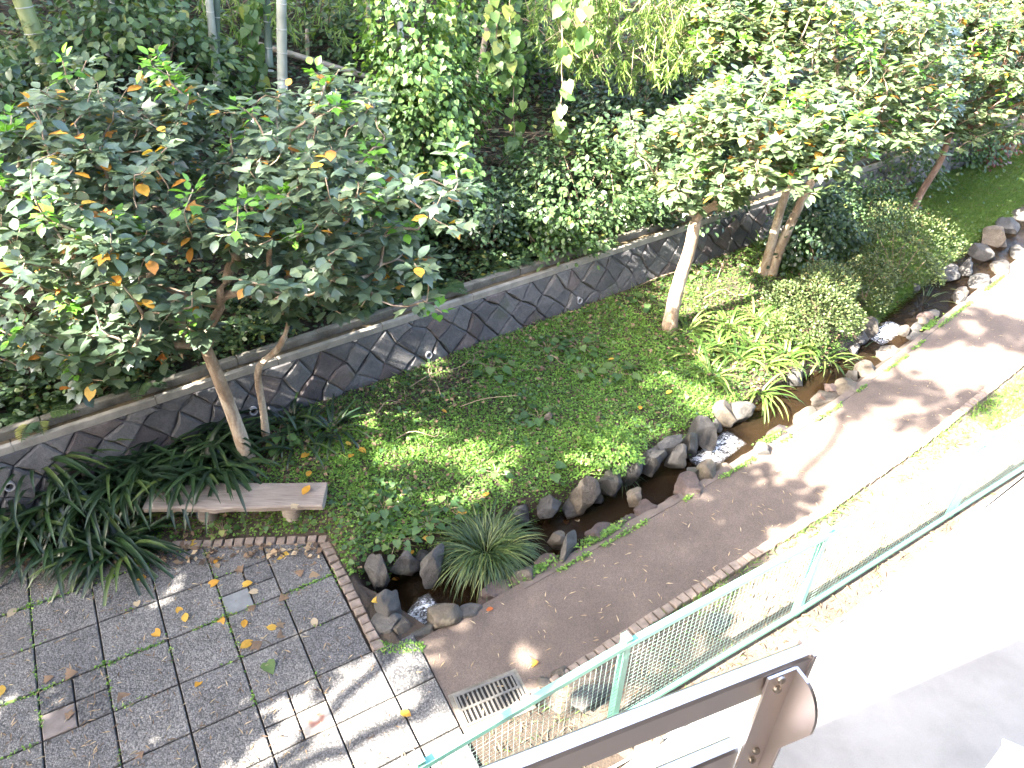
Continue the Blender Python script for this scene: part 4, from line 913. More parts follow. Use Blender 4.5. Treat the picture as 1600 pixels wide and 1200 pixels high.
culm_px(628, 120, 624, 0, 9, 'bamboo_grey', 'pale bamboo stem rising behind the vine tower')
culm_px(735, 190, 770, 0, 9, 'bamboo_dry', 'pale dry stem leaning between hanging vines')
culm_px(832, 150, 842, 0, 7, 'bamboo_dark', 'thin dark bamboo stem between vine curtain and bamboo leaves')
for k in range(34):
    u = rng.uniform(-9, 16); v = rng.uniform(11, 17); b_ = on_terr(*XY(u, v)); culm(b_, b_+np.array([rng.normal(0, .35), rng.normal(0, .3), 4.0]), rng.uniform(.035, .055), ('bamboo_dark', 'bamboo_green')[k % 2], 'dark bamboo stem standing deep in the shaded grove', 1400, 'bamboo deep in the grove', rng.uniform(8, 11))
for k in range(13):
    b_ = on_terr(*XY(rng.uniform(-9, -2.2), rng.uniform(9.3, 12.5))); culm(b_, b_+np.array([rng.normal(0, .3), rng.normal(0, .3), 4.0]), rng.uniform(.035, .05), 'bamboo_green', 'unseen green bamboo stem added beyond the wall end for shade', 2400, 'unseen shade bamboo beyond the wall end', rng.uniform(9, 11.5))  # out-of-frame culms added to shade the vine tower and slope
a, b_ = hit(388, 90), hit(590, 135); fp = empty('fallen_bamboo', a, 'fallen pale bamboo pole lying across the slope', 'bamboo'); V, F = tube([AT_Y(388, 66, a[1]-.1), AT_Y(480, 92, (a[1]+b_[1])/2-.1), AT_Y(600, 128, b_[1])], [.045, .045, .04], 8); mk('culm', V, F, 'bamboo_dry', fp, smooth=True)
a = hit(481, 96); st = tag(link('bamboo_stake', mesh('bamboo_stake', *tube([(0, 0, -.1), (.02, 0, .2), (.05, 0, .45)], [.03, .028, .027], 8), 'bamboo_dry', True), None, a), 'short broken tan bamboo stake beside the fallen pole', 'bamboo')

# ------------------------------------------------------------------ shrubs, vines, hanging foliage
def leafblob(name, label, cat, c, r, n, T, size, mt, group=None, base=None, inner=.55, lo=-.6, clump=0, stems=True, dropz=.35, part='foliage'):
    """irregular leafy mass: leaves in the outer shell of a lumpy ellipsoid around c"""
    c = np.array(c, float); r = np.array(r, float); base = np.array(base if base is not None else c-[0, 0, r[2]], float)
    root = empty(name, base, label, cat, group); d = rand_dirs(n, lo, 1); f = rng.uniform(1.5, 3.5, (5, 3)); ph = rng.uniform(0, 6.28, 5)
    lump = 1+.14*sum(np.sin(d@f[i]*1.7+ph[i]) for i in range(5)); rad = rng.uniform(inner, 1, n)**.6*lump
    if clump:
        K = max(6, n//clump); cd_ = rand_dirs(K, lo, 1); cl = 1+.14*sum(np.sin(cd_@f[i]*1.7+ph[i]) for i in range(5)); cp = cd_*(rng.uniform(inner, 1, K)**.6*cl)[:, None]*r
        k = rng.integers(0, K, n); pos = c+cp[k]+rng.normal(0, .11*r.mean()**.5, (n, 3)); d = norm(cp[k]/r+rng.normal(0, .3, (n, 3)))
    else: pos = c+d*rad[:, None]*r
    dirs = d*np.array([1, 1, .3])+rng.normal(0, .5, (n, 3))-np.array([0, 0, dropz]); up = d+np.array([0, 0, .8])+rng.normal(0, .3, (n, 3))
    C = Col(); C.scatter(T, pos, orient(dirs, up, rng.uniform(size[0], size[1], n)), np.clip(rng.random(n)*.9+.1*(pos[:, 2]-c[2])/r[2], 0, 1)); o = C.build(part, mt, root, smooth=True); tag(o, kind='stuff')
    if stems:
        C = Col()
        for q in range(9):
            e = c+rand_dirs(1, -.1, 1)[0]*r*.75; mid_ = (base+e)/2+rng.normal(0, .1, 3)*r; C.raw(*tube(smoothpath([base+rng.normal(0, .03, 3)*[1, 1, 0], mid_, e], 7), np.linspace(.014, .005, 7), 5))
        C.build('stems', 'twig', root)
    return root
def blob_px(name, label, cat, px, py, wpx, hpx, n, T, size, mt, back=.0, group=None, deep=.8, **k):
    b_ = hit(px, py+hpx*.45); b_ = on_terr(*(b_[:2]+PV*back)); c = AT_Y(px, py, b_[1]); dist = np.linalg.norm(c-CAM); s = dist/F_PX
    return leafblob(name, label, cat, c, (wpx*s/2, wpx*s/2*deep, hpx*s/2*1.05), n, T, size, mt, group, b_, **k)
blob_px('shrub', 'broad leaved shrub between bamboo stems above the left crown', 'shrub', 215, 110, 240, 190, 3200, OVAL, (.09, .15), 'leaf_shrub', .3, clump=12)
blob_px('shrub', 'dark leafy shrub in the left corner below the thick bamboo', 'shrub', 40, 280, 220, 260, 1800, OVAL, (.08, .14), 'leaf_dark', .2, clump=12)
blob_px('vine_tower', 'dense tower of climbing vine leaves on the slope', 'vine', 655, 215, 165, 330, 7000, HEART, (.05, .1), 'leaf_vine', .2, clump=9, dropz=1.0)
blob_px('vine_tower', 'low sprawl of vine leaves at the foot of the vine tower', 'vine', 600, 300, 220, 150, 3000, HEART, (.05, .09), 'leaf_vine', .1, clump=9, dropz=.9)
blob_px('vine_tower', 'upper vine mass hanging behind the curtain strands', 'vine', 790, 70, 170, 220, 3200, HEART, (.06, .12), 'leaf_vine', .8, clump=9, dropz=1.0)
blob_px('shrub', 'dark feathery shrub on the slope above the wall coping', 'shrub', 900, 300, 240, 150, 3200, SMALL, (.06, .11), 'leaf_shrub', .0, clump=14)
blob_px('shrub', 'dense dark shrub mass behind the right evergreen crown', 'shrub', 990, 200, 200, 190, 2600, OVAL, (.07, .12), 'leaf_dark', .8, clump=12)
blob_px('shrub', 'low yellow green shrub leaning over the wall coping', 'shrub', 850, 365, 110, 80, 1300, SMALL, (.05, .09), 'leaf_vine', .0, clump=12)
blob_px('shrub', 'dark evergreen shrub high on the slope behind the twin trunk tree', 'shrub', 1130, 110, 230, 260, 2600, OVAL, (.1, .16), 'leaf_dark', .6, clump=12)
blob_px('shrub', 'dark shrub on the slope behind the far trees', 'shrub', 1380, 80, 260, 220, 2600, OVAL, (.1, .16), 'leaf_shrub', .8, clump=12)
blob_px('shrub', 'leafy shrub spilling over the wall behind the pale trunk', 'shrub', 1060, 300, 150, 120, 1500, OVAL, (.07, .12), 'leaf_dark', .0, clump=12)
blob_px('shrub', 'leafy shrub on the bank far behind the leaning trunk', 'shrub', 1530, 180, 200, 130, 1500, OVAL, (.09, .14), 'leaf_shrub', .0, clump=12)
blob_px('shrub', 'dark shrub filling the slope behind the left crown', 'shrub', 480, 260, 240, 160, 2200, OVAL, (.07, .12), 'leaf_dark', .0, clump=12)
blob_px('shrub', 'low dark shrub on the slope right of the left crown', 'shrub', 740, 340, 130, 110, 1500, OVAL, (.05, .1), 'leaf_dark', .0, clump=12)
blob_px('shrub', 'mid green shrub between the thick bamboo and the grey pair', 'shrub', 250, 40, 200, 110, 1700, OVAL, (.08, .13), 'leaf_shrub', 1.2, clump=12)
blob_px('shrub', 'leafy shrub filling the gap left of the dry brown stem', 'shrub', 530, 60, 110, 130, 1300, OVAL, (.06, .11), 'leaf_shrub', .6, clump=10)
blob_px('shrub', 'leafy shrub at the far left under the thick bamboo', 'shrub', 20, 130, 150, 130, 1300, OVAL, (.08, .13), 'leaf_shrub', .6, clump=12)
blob_px('shrub', 'leafy bush against the far wall beside the reddish trunk', 'shrub', 1400, 262, 120, 90, 1600, SMALL, (.06, .1), 'leaf_shrub', 0, clump=12)
blob_px('shrub', 'leafy bush against the far wall beyond the reddish trunk', 'shrub', 1490, 215, 120, 90, 1600, SMALL, (.06, .1), 'leaf_vine', 0, clump=12)
# hanging vine strands
def strand(px, py0, py1, wd, n, y, label):
    pt = AT_Y(px, py0, y); pb = AT_Y(px+rng.uniform(-8, 8), py1, y+.05); root = empty('vine_strand', pb, label, 'vine', 'hanging vine strands'); s = np.linspace(-.15, 1, 16)[:, None]; P = pt*(1-s)+pb*s; P[:, :2] += np.cumsum(rng.normal(0, .012, (16, 2)), 0)
    C = Col(); C.raw(*tube(P, .008, 5)); C.build('stem', 'twig', root); t_ = rng.random(n)**.8*15.99; i = t_.astype(int).clip(0, 14); pos = P[i]+(P[i+1]-P[i])*(t_-i)[:, None]+rng.normal(0, wd, (n, 3))
    D_ = np.stack([rng.normal(0, .5, n), rng.normal(-.2, .4, n), -np.ones(n)], -1); C = Col(); C.scatter(HEART, pos, orient(D_, np.stack([rng.normal(0, .3, n), -np.ones(n), np.full(n, .6)], -1), rng.uniform(.1, .2, n)), rng.random(n)*.6+.4); tag(C.build('leaves', 'leaf_vine', root, smooth=True), kind='stuff')
yv = hit(800, 260)[1]-.5
strand(795, -30, 225, .07, 90, yv, 'long leafy vine strand hanging in the middle of the slope'); strand(770, -30, 120, .08, 60, yv, 'short wide vine strand left of the long hanging one')
strand(880, -30, 190, .05, 26, yv-.3, 'thin bare vine strand right of the long hanging one'); strand(700, -30, 150, .08, 60, yv, 'leafy vine strand over the vine tower'); strand(405, -30, 110, .07, 60, hit(405, 150)[1]-.2, 'leafy vine strand beside the pale bamboo stem')
strand(912, -40, 60, .05, 12, yv-1.5, 'strand of large pale heart leaves before the bamboo foliage')
# drooping bamboo foliage
def droop_bamboo(px, py, wpx, hpx, y, n, label):
    c = AT_Y(px, py, y); s = np.linalg.norm(c-CAM)/F_PX; root = empty('bamboo_spray', c+np.array([0, 0, hpx*s/2]), label, 'bamboo', 'drooping bamboo sprays')
    K = n//16; cp = c+rng.uniform(-1, 1, (K, 3))*np.array([wpx*s/2, .5, hpx*s/2]); C = Col(); D0 = np.stack([rng.normal(0, .8, K), rng.normal(-.2, .5, K), -np.ones(K)], -1)
    k = np.repeat(np.arange(K), 16); t_ = rng.random(len(k)); pos = cp[k]+norm(D0)[k]*(t_*.28)[:, None]; dirs = norm(D0)[k]+rng.normal(0, .5, (len(k), 3))
    C.scatter(SLIVER, pos, orient(dirs, rand_dirs(len(k)), rng.uniform(.1, .17, len(k)), 1.2), rng.random(len(k))); tag(C.build('foliage', 'leaf_bamboo', root), kind='stuff')
    C = Col()
    for q in range(K):
        if q % 2 == 0: C.raw(*tube([cp[q]-norm(D0[q])*.3+rng.normal(0, .05, 3), cp[q], cp[q]+norm(D0[q])*.35], [.004, .003, .002], 4))
    tag(C.build('twigs', 'twig', root), kind='stuff')
y0 = hit(980, 200)[1]-1.5
droop_bamboo(985, 30, 210, 130, y0, 4200, 'sunlit drooping bamboo leaves above the slope'); droop_bamboo(900, 15, 120, 90, y0, 1400, 'smaller spray of bamboo leaves beside the sunlit one'); droop_bamboo(1060, 10, 90, 90, y0+.3, 1000, 'spray of bamboo leaves near the right evergreen crown'); droop_bamboo(390, 10, 130, 60, hit(390, 120)[1], 900, 'spray of bamboo leaves over the pale stem'); droop_bamboo(540, 8, 80, 60, hit(540, 120)[1], 500, 'small bamboo spray near the dry brown stem')
# ferns and big leaf plants on the wall top
def fern(px, py, n, size, label, mt='leaf_dark'):
    b_ = hit(px, py); root = empty('fern', b_, label, 'fern', 'ferns above the wall'); C = Col()
    for k in range(n):
        az = k*2*math.pi/n+rng.uniform(-.3, .3); L = size*rng.uniform(.7, 1.1); s = np.linspace(.08, 1, 16); el = 1.0-1.5*s; h = np.cumsum(np.cos(el))*L/16; z = np.cumsum(np.sin(el))*L/16; d = np.array([math.cos(az), math.sin(az), 0]); sd_ = np.array([-d[1], d[0], 0]); P = b_+np.outer(h, d)+np.outer(z, [0, 0, 1]); C.raw(*tube(P, .004, 4, False))
        for sgn in (1, -1): C.scatter(SMALL, P, orient(np.tile(sd_*sgn, (16, 1))+d*.35+rng.normal(0, .05, (16, 3)), np.tile([0, 0, 1.0], (16, 1)), L*.24*np.sin(math.pi*np.clip(s*.9+.1, 0, 1))**.7+.01, .7), np.full(16, rng.random()))
    tag(C.build('fronds', mt, root), kind='stuff')
for k, (px, py, s) in enumerate(((800, 410, .5), (690, 455, .45), (1030, 350, .45), (930, 385, .4), (230, 600, .45), (60, 660, .45), (560, 490, .4), (760, 430, .4))): fern(px, py, 9, s, 'fern arching over the wall top '+('below the dark shrubs', 'near the left crown edge', 'beside the pale trunk', 'under the yellow green shrub', 'behind the leaning trunk', 'near the wall end by the strap leaves', 'behind the slim crooked tree', 'left of the low yellow green shrub')[k], 'leaf_shrub' if k % 2 else 'leaf_dark')
def herb(px, py, n, size, label, mt='herb', T=HEART, h=.16, cat='plant', group=None, name='herb'):
    b_ = hit(px, py); root = empty(name, b_, label, cat, group); az = np.arange(n)*2.4+rng.uniform(-.3, .3, n); rr = size*np.sqrt(np.arange(n)+.3)*.55; pos = b_+np.stack([np.cos(az)*rr, np.sin(az)*rr, h*(1-.5*np.arange(n)/n)+rng.normal(0, .015, n)], -1)
    D_ = np.stack([np.cos(az), np.sin(az), rng.uniform(-.4, .1, n)], -1); C = Col(); C.scatter(T, pos, orient(D_, np.stack([rng.normal(0, .15, n), rng.normal(0, .15, n), np.ones(n)], -1), size*rng.uniform(.8, 1.2, n)), rng.random(n)); C.build('leaves', mt, root, smooth=True)
    C = Col()
    for k in range(n): C.raw(*tube([b_, (b_+pos[k])/2+[0, 0, .03], pos[k]], .003, 4, False))
    C.build('stems', 'twig', root)
gh = 'broad leaved herbs in the ground cover'
for (px, py, n, s, lab) in ((768, 578, 12, .14, 'dark broad leaved herb at the foot of the wall'), (855, 550, 14, .12, 'broad leaved herb clump under the wall, left of a larger one'), (905, 545, 18, .13, 'large broad leaved herb clump beneath the stone wall'), (965, 588, 9, .15, 'isolated rosette of dark heart shaped leaves in the ground cover'), (843, 655, 8, .13, 'pale broad leaved herb beside the small pinkish stone'), (905, 590, 7, .1, 'small herb left of the isolated dark rosette'), (775, 745, 7, .1, 'small herb in the middle of the green ground cover'), (670, 825, 14, .1, 'ivy like herb patch near the corner of the bricks'), (620, 850, 16, .1, 'ivy like herb patch above the stream end rocks'), (1062, 700, 12, .09, 'trailing heart leaved plant hanging over the bank rocks'), (700, 800, 12, .09, 'low herb patch above the big sedge tuft'), (600, 800, 12, .1, 'low herb patch right of the bench end'), (437, 690, 16, .11, 'yellow green leafy plant at the foot of the slim crooked tree'), (1010, 480, 10, .13, 'dark herb left of the pale trunk'), (1090, 430, 10, .13, 'dark leafy herb right of the pale trunk'), (860, 740, 5, .16, 'tall narrow leaved weed on the bank edge'), (350, 835, 10, .07, 'small bright weed under the log bench'), (420, 830, 8, .06, 'tiny weed between bench stump and bricks')):
    herb(px, py, n, s, lab, 'leaf_vine' if 'yellow' in lab or 'bright' in lab else 'herb', HEART, .14, 'plant', gh)
herb(970, 330, 12, .2, 'plant with large round pale leaves on the slope above the coping', 'herb', HEART, .5, 'plant')
herb(175, 590, 10, .2, 'big leaved plant on the slope behind the left branches', 'leaf_dark', OVAL, .3, 'plant')

# ------------------------------------------------------------------ strap leaf plants, tufts, azaleas
def strap(name, px, py, n, L, wd, label, mt='strap_dark', rise=(.7, 1.35), droop=(1.3, 2.3), group=None, spread=.1, cat='plant', z=None):
    b_ = hit(px, py) if z is None else G(px, py, z); root = empty(name, b_, label, cat, group); az = rng.uniform(0, 6.28, n); rr = spread*np.sqrt(rng.random(n)); base = b_+np.stack([np.cos(az)*rr, np.sin(az)*rr, -.02*np.ones(n)], -1); az = az+rng.normal(0, .4, n)
    C = Col(); blades(C, base, az, rng.uniform(L*.7, L*1.15, n), rng.uniform(wd*.75, wd*1.15, n), rng.uniform(*rise, n), rng.uniform(*droop, n), rng.random(n)); o = C.build('leaves', mt, root, smooth=True); return root
gd = 'dark strap leaved plants beside the bench'
spots = [(30, 830), (95, 850), (165, 850), (196, 866), (20, 770), (80, 790), (145, 790), (200, 762), (265, 742), (110, 740), (180, 735), (245, 725), (310, 745), (350, 735), (290, 700), (-40, 810), (330, 700), (60, 730)]
for k, (px, py) in enumerate(spots):
    lab = 'dark glossy strap leaved plant arching over the end of the bench' if px >= 210 and py >= 765 else ('dark glossy strap leaved plant spilling onto the edge of the slabs' if py >= 825 else ('dark glossy strap leaved plant growing against the stone wall' if py <= 745 else 'dark glossy strap leaved plant in the middle of the mass by the bench'))
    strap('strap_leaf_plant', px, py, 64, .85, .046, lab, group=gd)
for k, (px, py) in enumerate(((470, 690), (520, 672), (450, 660))): strap('strap_leaf_plant', px, py, 26, .55, .035, 'dark strap leaved plant at the wall right of the slim tree', group='strap plants by the slim tree')
gs = 'sunlit strap leaved plants on the stream bank'
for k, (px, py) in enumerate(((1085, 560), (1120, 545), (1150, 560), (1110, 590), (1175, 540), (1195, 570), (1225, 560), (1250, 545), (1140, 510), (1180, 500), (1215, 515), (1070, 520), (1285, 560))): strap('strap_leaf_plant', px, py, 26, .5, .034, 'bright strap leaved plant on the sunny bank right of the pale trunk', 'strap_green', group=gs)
strap('strap_leaf_plant', 1188, 612, 34, .55, .03, 'bright strap leaved plant drooping over the stream above the middle cascade', 'strap_green', (.4, 1.2), (1.2, 2.0))
strap('strap_leaf_plant', 1300, 575, 40, .42, .018, 'fine leaved tuft on the bank below the clipped azaleas', 'sedge', (.5, 1.3), (1.2, 2.1))
strap('strap_leaf_plant', 1335, 560, 36, .4, .018, 'fine leaved tuft hanging over the stream below the round azalea', 'sedge', (.5, 1.3), (1.2, 2.1))
strap('strap_leaf_plant', 1440, 480, 60, .5, .02, 'dense green tuft hanging over the stream by the upper cascade', 'sedge', (.4, 1.3), (1.2, 2.1))
strap('strap_leaf_plant', 1455, 455, 50, .45, .02, 'dense green tuft behind the one by the upper cascade', 'sedge', (.4, 1.3), (1.2, 2.1))
strap('strap_leaf_plant', 1380, 420, 20, .5, .035, 'pale strap leaved clump between the two rear azaleas', 'strap_green', (.7, 1.3), (1.0, 1.8))
strap('strap_leaf_plant', 1190, 400, 26, .5, .03, 'strap leaved plant at the foot of the twin trunks', 'strap_green')
strap('sedge_tuft', 758, 862, 620, .56, .011, 'large arching variegated sedge tuft over the lower stream', 'sedge', (.7, 1.5), (1.5, 2.7), None, .2, 'grass', -.05)
strap('grass_tuft', 968, 740, 60, .3, .008, 'small hanging grass tuft beside the pale boulder', 'sedge', (.2, 1.1), (1.2, 2.2), None, .05, 'grass')
def azalea(px, py, wpx, hpx, n, label, mt='leaf_azalea', size=(.03, .05), T=DIAM, deep=.95):
    blob_px('azalea' if 'azalea' in label else 'shrub', label, 'shrub', px, py, wpx, hpx, n, T, size, mt, 0, 'clipped azaleas on the bank' if 'azalea' in label else None, deep, inner=.72, lo=-.35, dropz=-.4)
azalea(1270, 482, 118, 104, 9000, 'clipped azalea dome nearest the pale trunk tree on the bank')
azalea(1345, 450, 90, 72, 5500, 'small round clipped azalea beside the upper cascade')
azalea(1395, 400, 135, 105, 7500, 'spreading azalea bush in front of the far lawn')
blob_px('shrub', 'dark glossy shrub right of the twin trunks against the wall', 'shrub', 1275, 365, 115, 120, 3600, SMALL, (.06, .1), 'leaf_dark', 0, inner=.6, clump=14)
blob_px('shrub', 'fine leaved plant spilling over the bank rocks above the stream', 'shrub', 955, 705, 100, 60, 1800, SMALL, (.025, .045), 'cover', 0, inner=.4, lo=-.2)
blob_px('shrub', 'bushy green plant at the wall behind the azaleas', 'shrub', 1350, 320, 110, 80, 1800, SMALL, (.06, .1), 'leaf_shrub', 0, inner=.4, clump=12)
blob_px('shrub', 'dull red leaved bush on the far lawn', 'shrub', 1540, 235, 60, 50, 420, OVAL, (.08, .13), 'leaf_red', 0, inner=.3, clump=8)

# ------------------------------------------------------------------ ground cover, litter (uncountable)
def cloud(name, mt, pos, T, size, label, lift=(0, .04), tilt=.5, wid=1.0, r=None, cat='ground cover', vert=False):
    n = len(pos); pos = pos+np.stack([0*pos[:, 0], 0*pos[:, 0], rng.uniform(*lift, n)], -1)
    D_ = rand_dirs(n, -.1, .5) if not vert else rand_dirs(n, .3, 1); up = np.stack([rng.normal(0, tilt, n), rng.normal(0, tilt, n), np.ones(n)], -1)
    C = Col(); C.scatter(T, pos, orient(D_, up, rng.uniform(*size, n), wid), rng.random(n) if r is None else r); return tag(C.build(name, mt), label, cat, None, 'stuff')
def bank_pts(n, u0, u1, v0f, v1):
    u = rng.uniform(u0, u1, n); v = v0f(u)+(v1-v0f(u))*rng.random(n); xy = np.stack([u*PU[0]+v*PV[0], u*PU[1]+v*PV[1]], -1)
    dp = np.maximum((xy-EA)@nE, (xy-TA)@nT); k = (dp > .06) | (u > 2.3); return u[k], v[k], np.column_stack([xy[k], terr(u[k], v[k])])
u, v, P = bank_pts(330000, .2, 22, lambda u: vSL(u)+.03, 7.24)
f = wob(u*1.1+3, v*1.4)+.55*wob(u*3.1, v*3.3+1); keep = rng.random(len(u)) < np.clip(.85+.35*f, .2, 1)*np.where((u > 7.3) & (u < 11), .35, 1)*np.where(u < 2.2, .5, 1)*np.where((v > 6.6) & (u < 4.5), .4, 1)
r = np.clip(.48+.22*f+rng.normal(0, .17, len(u)), 0, .97); cloud('ground_cover', 'cover', P[keep], DIAM, (.015, .035), 'low bright green ground cover carpeting the bed', (0, .045), .55, 1.25, r[keep])
f2 = wob(u*1.9+7, v*1.7+4); keep = (rng.random(len(u)) < .016*np.clip(.4+.9*f2, 0, 1.5)) | ((u < 2.8) & (v < 5.8) & (rng.random(len(u)) < .045)); cloud('ivy_cover', 'herb', P[keep], HEART, (.04, .075), 'patches of darker ivy like leaves in the bed', (.02, .08), .4)
keep = rng.random(len(u)) < .016*np.where((v > 6.3) | ((u > 7) & (u < 11)), 2.2, 1); cloud('bed_litter', 'dry_leaf', P[keep], DIAM, (.03, .08), 'dry leaf litter lying in the bed', (.01, .05), .4, 1.0, rng.random(keep.sum())*.7)
keep = (rng.random(len(u)) < .05) & (u > 2); cloud('bed_grass', 'strap_green', P[keep], SLIVER, (.06, .16), 'thin grass blades among the ground cover', (0, .01), .6, .5, None, 'grass', True)
keep = (u > 10.5) & (rng.random(len(u)) < .8); cloud('far_lawn', 'strap_green', P[keep], SLIVER, (.06, .13), 'bright lawn on the far bank', (0, .01), .6, .7, np.clip(rng.random(keep.sum())*.5+.4, 0, 1), 'grass', True)
def twig(p, d, L, label):
    P = smoothpath([p, p+d*L*.4+[0, 0, .05], p+d*L*.8+rng.normal(0, .05, 3), p+d*L], 9); o = mk('fallen_twig', *tube(P, np.linspace(.007, .003, 9), 5), 'twig', None, p); return tag(o, label, 'twig', 'fallen twigs on the bed')
for (px, py, az, L) in ((640, 610, .6, .9), (590, 650, 1.0, .5), (735, 580, 1.2, .35), (850, 560, -.7, .4), (720, 640, .1, .7), (620, 690, .3, .5), (690, 625, 2.0, .5), (1000, 450, .4, .8), (1100, 470, .5, .9), (1120, 440, 1.2, .7), (1180, 470, .2, .8)):
    p = hit(px, py)+[0, 0, .05]; twig(p, np.array([math.cos(az), math.sin(az), rng.uniform(0, .25)]), L, 'thin brown twig fallen on the green bed')
# hillside undergrowth
n = 80000; u = rng.uniform(-9, 22, n); v = 7.85+(16-7.85)*rng.random(n)**1.5; P = np.column_stack([u*PU[0]+v*PV[0], u*PU[1]+v*PV[1], terr(u, v)]); f = wob(u*1.3, v*1.1)
k = rng.random(n) < np.clip(.7+.45*f, .25, 1); h = np.clip(.25+.3*wob(u*.9+2, v*.9), .03, .7)
pp = P[k].copy(); pp[:, 2] += rng.random(k.sum())*h[k]; cloud('undergrowth', 'leaf_dark', pp, SMALL, (.06, .12), 'dark mixed undergrowth covering the slope', (0, .03), .5)
k2 = rng.random(n) < np.clip(.08-.2*f, .02, .25); cloud('slope_litter', 'dry_leaf', P[k2], SLIVER, (.1, .25), 'brown bamboo litter on the slope', (.005, .06), .5, 1.2)
k3 = rng.random(n) < .12; pp = P[k3].copy(); pp[:, 2] += rng.random(k3.sum())*.3; cloud('slope_greens', 'leaf_shrub', pp, OVAL, (.06, .13), 'lighter green seedlings on the slope', (0, .05), .5)
C = Col()
for k in range(160):
    uu = rng.uniform(5.5, 10.5); vv = rng.uniform(9.2, 11.5); p = on_terr(*XY(uu, vv), .05+rng.random()*.3); az = PA+rng.normal(0, .5); d = np.array([math.cos(az), math.sin(az), rng.normal(0, .2)]); L = rng.uniform(.4, 1.3); C.raw(*tube([p-d*L/2, p+rng.normal(0, .04, 3), p+d*L/2], [.005, .004, .003], 4, False))
tag(C.build('brush_pile', 'twig'), 'heap of dry brown canes on the slope', 'brushwood', None, 'stuff')
n = 26000; u = rng.uniform(-3, 20, n); v = 7.68+1.5*rng.random(n)**1.6; P = np.column_stack([u*PU[0]+v*PV[0], u*PU[1]+v*PV[1], terr(u, v)]); f = wob(u*1.7+5, v*1.2); k = rng.random(n) < np.clip(.6+.5*f, .15, 1); pp = P[k]; pp[:, 2] += rng.random(k.sum())**1.5*np.clip(.22+.2*f[k], .04, .5); cloud('wall_top_greens', 'leaf_shrub', pp, SMALL, (.04, .09), 'mixed small plants growing along the top of the wall', (0, .03), .6)
# strip between bricks and fence
n = 9000; u = rng.uniform(1.2, 13, n); v = rng.uniform(1.8, 2.83, n); v = np.where(v > vPR(u)-.12, vPR(u)-.12, v); P = np.column_stack([u*PU[0]+v*PV[0], u*PU[1]+v*PV[1], np.full(n, -.012)])
k = rng.random(n) < np.where(v > 2.52, .75*np.clip(.75+1.1*np.sin(u*2.3)*np.sin(u*.9+1), 0.15, 1.4), .06)*np.where((u < 3.4), .25, 1); cloud('strip_grass', 'cover', P[k], SLIVER, (.05, .1), 'grass along the brick edging by the fence', (0, .02), .6, .8, None, 'grass', True)
k = rng.random(n) < np.where(v < 2.5, .4, .15); cloud('strip_litter', 'dry_leaf', P[k], SLIVER, (.03, .1), 'dry leaves and straw on the soil by the fence', (.002, .02), .3, 1.3, rng.random(k.sum())*.75)
n = 9000; u = rng.uniform(9.5, 16, n); v = vPR(u)-.15-rng.random(n)*.9; cloud('verge_grass', 'cover', np.column_stack([u*PU[0]+v*PV[0], u*PU[1]+v*PV[1], np.full(n, -.028)]), SLIVER, (.05, .1), 'green verge beyond the brick edging', (0, .02), .6, .8, None, 'grass', True)
# moss in joints of the paving, along the kerb and rocks
pts = []
for k in range(5200):
    if rng.random() < .72: j = rng.integers(-1, 3); s = rng.uniform(-3, 5.4); a = GO+GU*s*AX_B[0]+GV*(j+rng.normal(0, .02))*AX_B[1]
    else: i = rng.integers(-2, 6); a = GO+GU*(i+rng.normal(0, .015))*AX_B[0]+GV*rng.uniform(-2, 3)*AX_B[1]
    if (a-EA)@nE < -.05 and (a-TA)@nT < -.05 and math.sin(a[0]*7+a[1]*3)+math.sin(a[0]*3.1-a[1]*5) > .35+rng.normal(0, .3): pts.append((*a, .012))
cloud('joint_moss', 'cover', np.array(pts), DIAM, (.015, .035), 'moss and tiny weeds in the paving joints', (0, .02), .6, 1.0, None, 'moss')
pts = []
for k in range(2600):
    u = rng.uniform(3.0, 14)
    if math.sin(u*3.3)+math.sin(u*7.1+1) > -.2: pts.append((*XY(u, vPL(u)-.095+rng.normal(0, .012)), .012))
for k in range(1500):
    u = rng.choice([3.35, 4.1, 4.25, 7.0, 11.3])+rng.normal(0, .13); pts.append((*XY(u, vPL(u)+rng.uniform(-.02, .07)), .01+rng.uniform(0, .03)))
for k in range(900): p = G(rng.uniform(592, 660), rng.uniform(1006, 1022)); pts.append((p[0], p[1], .0))
cloud('kerb_moss', 'cover', np.array(pts), DIAM, (.018, .04), 'moss line along the path kerb and rocks', (0, .025), .6, 1.0, None, 'moss')
# litter slivers on paving and path
n = 900; px = rng.uniform(-20, 760, n); py = rng.uniform(850, 1210, n); P = np.array([G(a, b_, .027) for a, b_ in zip(px, py)]); k = ((P[:, :2]-EA)@nE < -.1) & ((P[:, :2]-TA)@nT < -.08); cloud('paving_litter', 'dry_leaf', P[k], SLIVER, (.03, .085), 'pale dry bamboo leaf slivers scattered on the slabs', (0, .004), .12, 1.2, None, 'leaf litter')
n = 700; px = rng.uniform(-20, 520, n); py = rng.uniform(840, 900, n); P = np.array([G(a, b_, .03) for a, b_ in zip(px, py)]); d = (P[:, :2]-TA)@nT; k = (d < -.08) & (d > -.3) & ((P[:, :2]-EA)@nE < -.1); cloud('edge_litter', 'dry_leaf', P[k], DIAM, (.03, .09), 'drift of dry leaves against the brick row by the bench', (0, .03), .5, 1.0, None, 'leaf litter')
n = 330; u = rng.uniform(1.6, 14, n); v = vPR(u)+.05+(vPL(u)-vPR(u)-.1)*rng.random(n)**1.4; P = np.column_stack([u*PU[0]+v*PV[0], u*PU[1]+v*PV[1], np.full(n, .012)]); cloud('path_litter', 'dry_leaf', P, SLIVER, (.04, .085), 'pale dry leaf slivers scattered on the asphalt', (0, .004), .12, 1.2, rng.uniform(.6, 1, n), 'leaf litter')
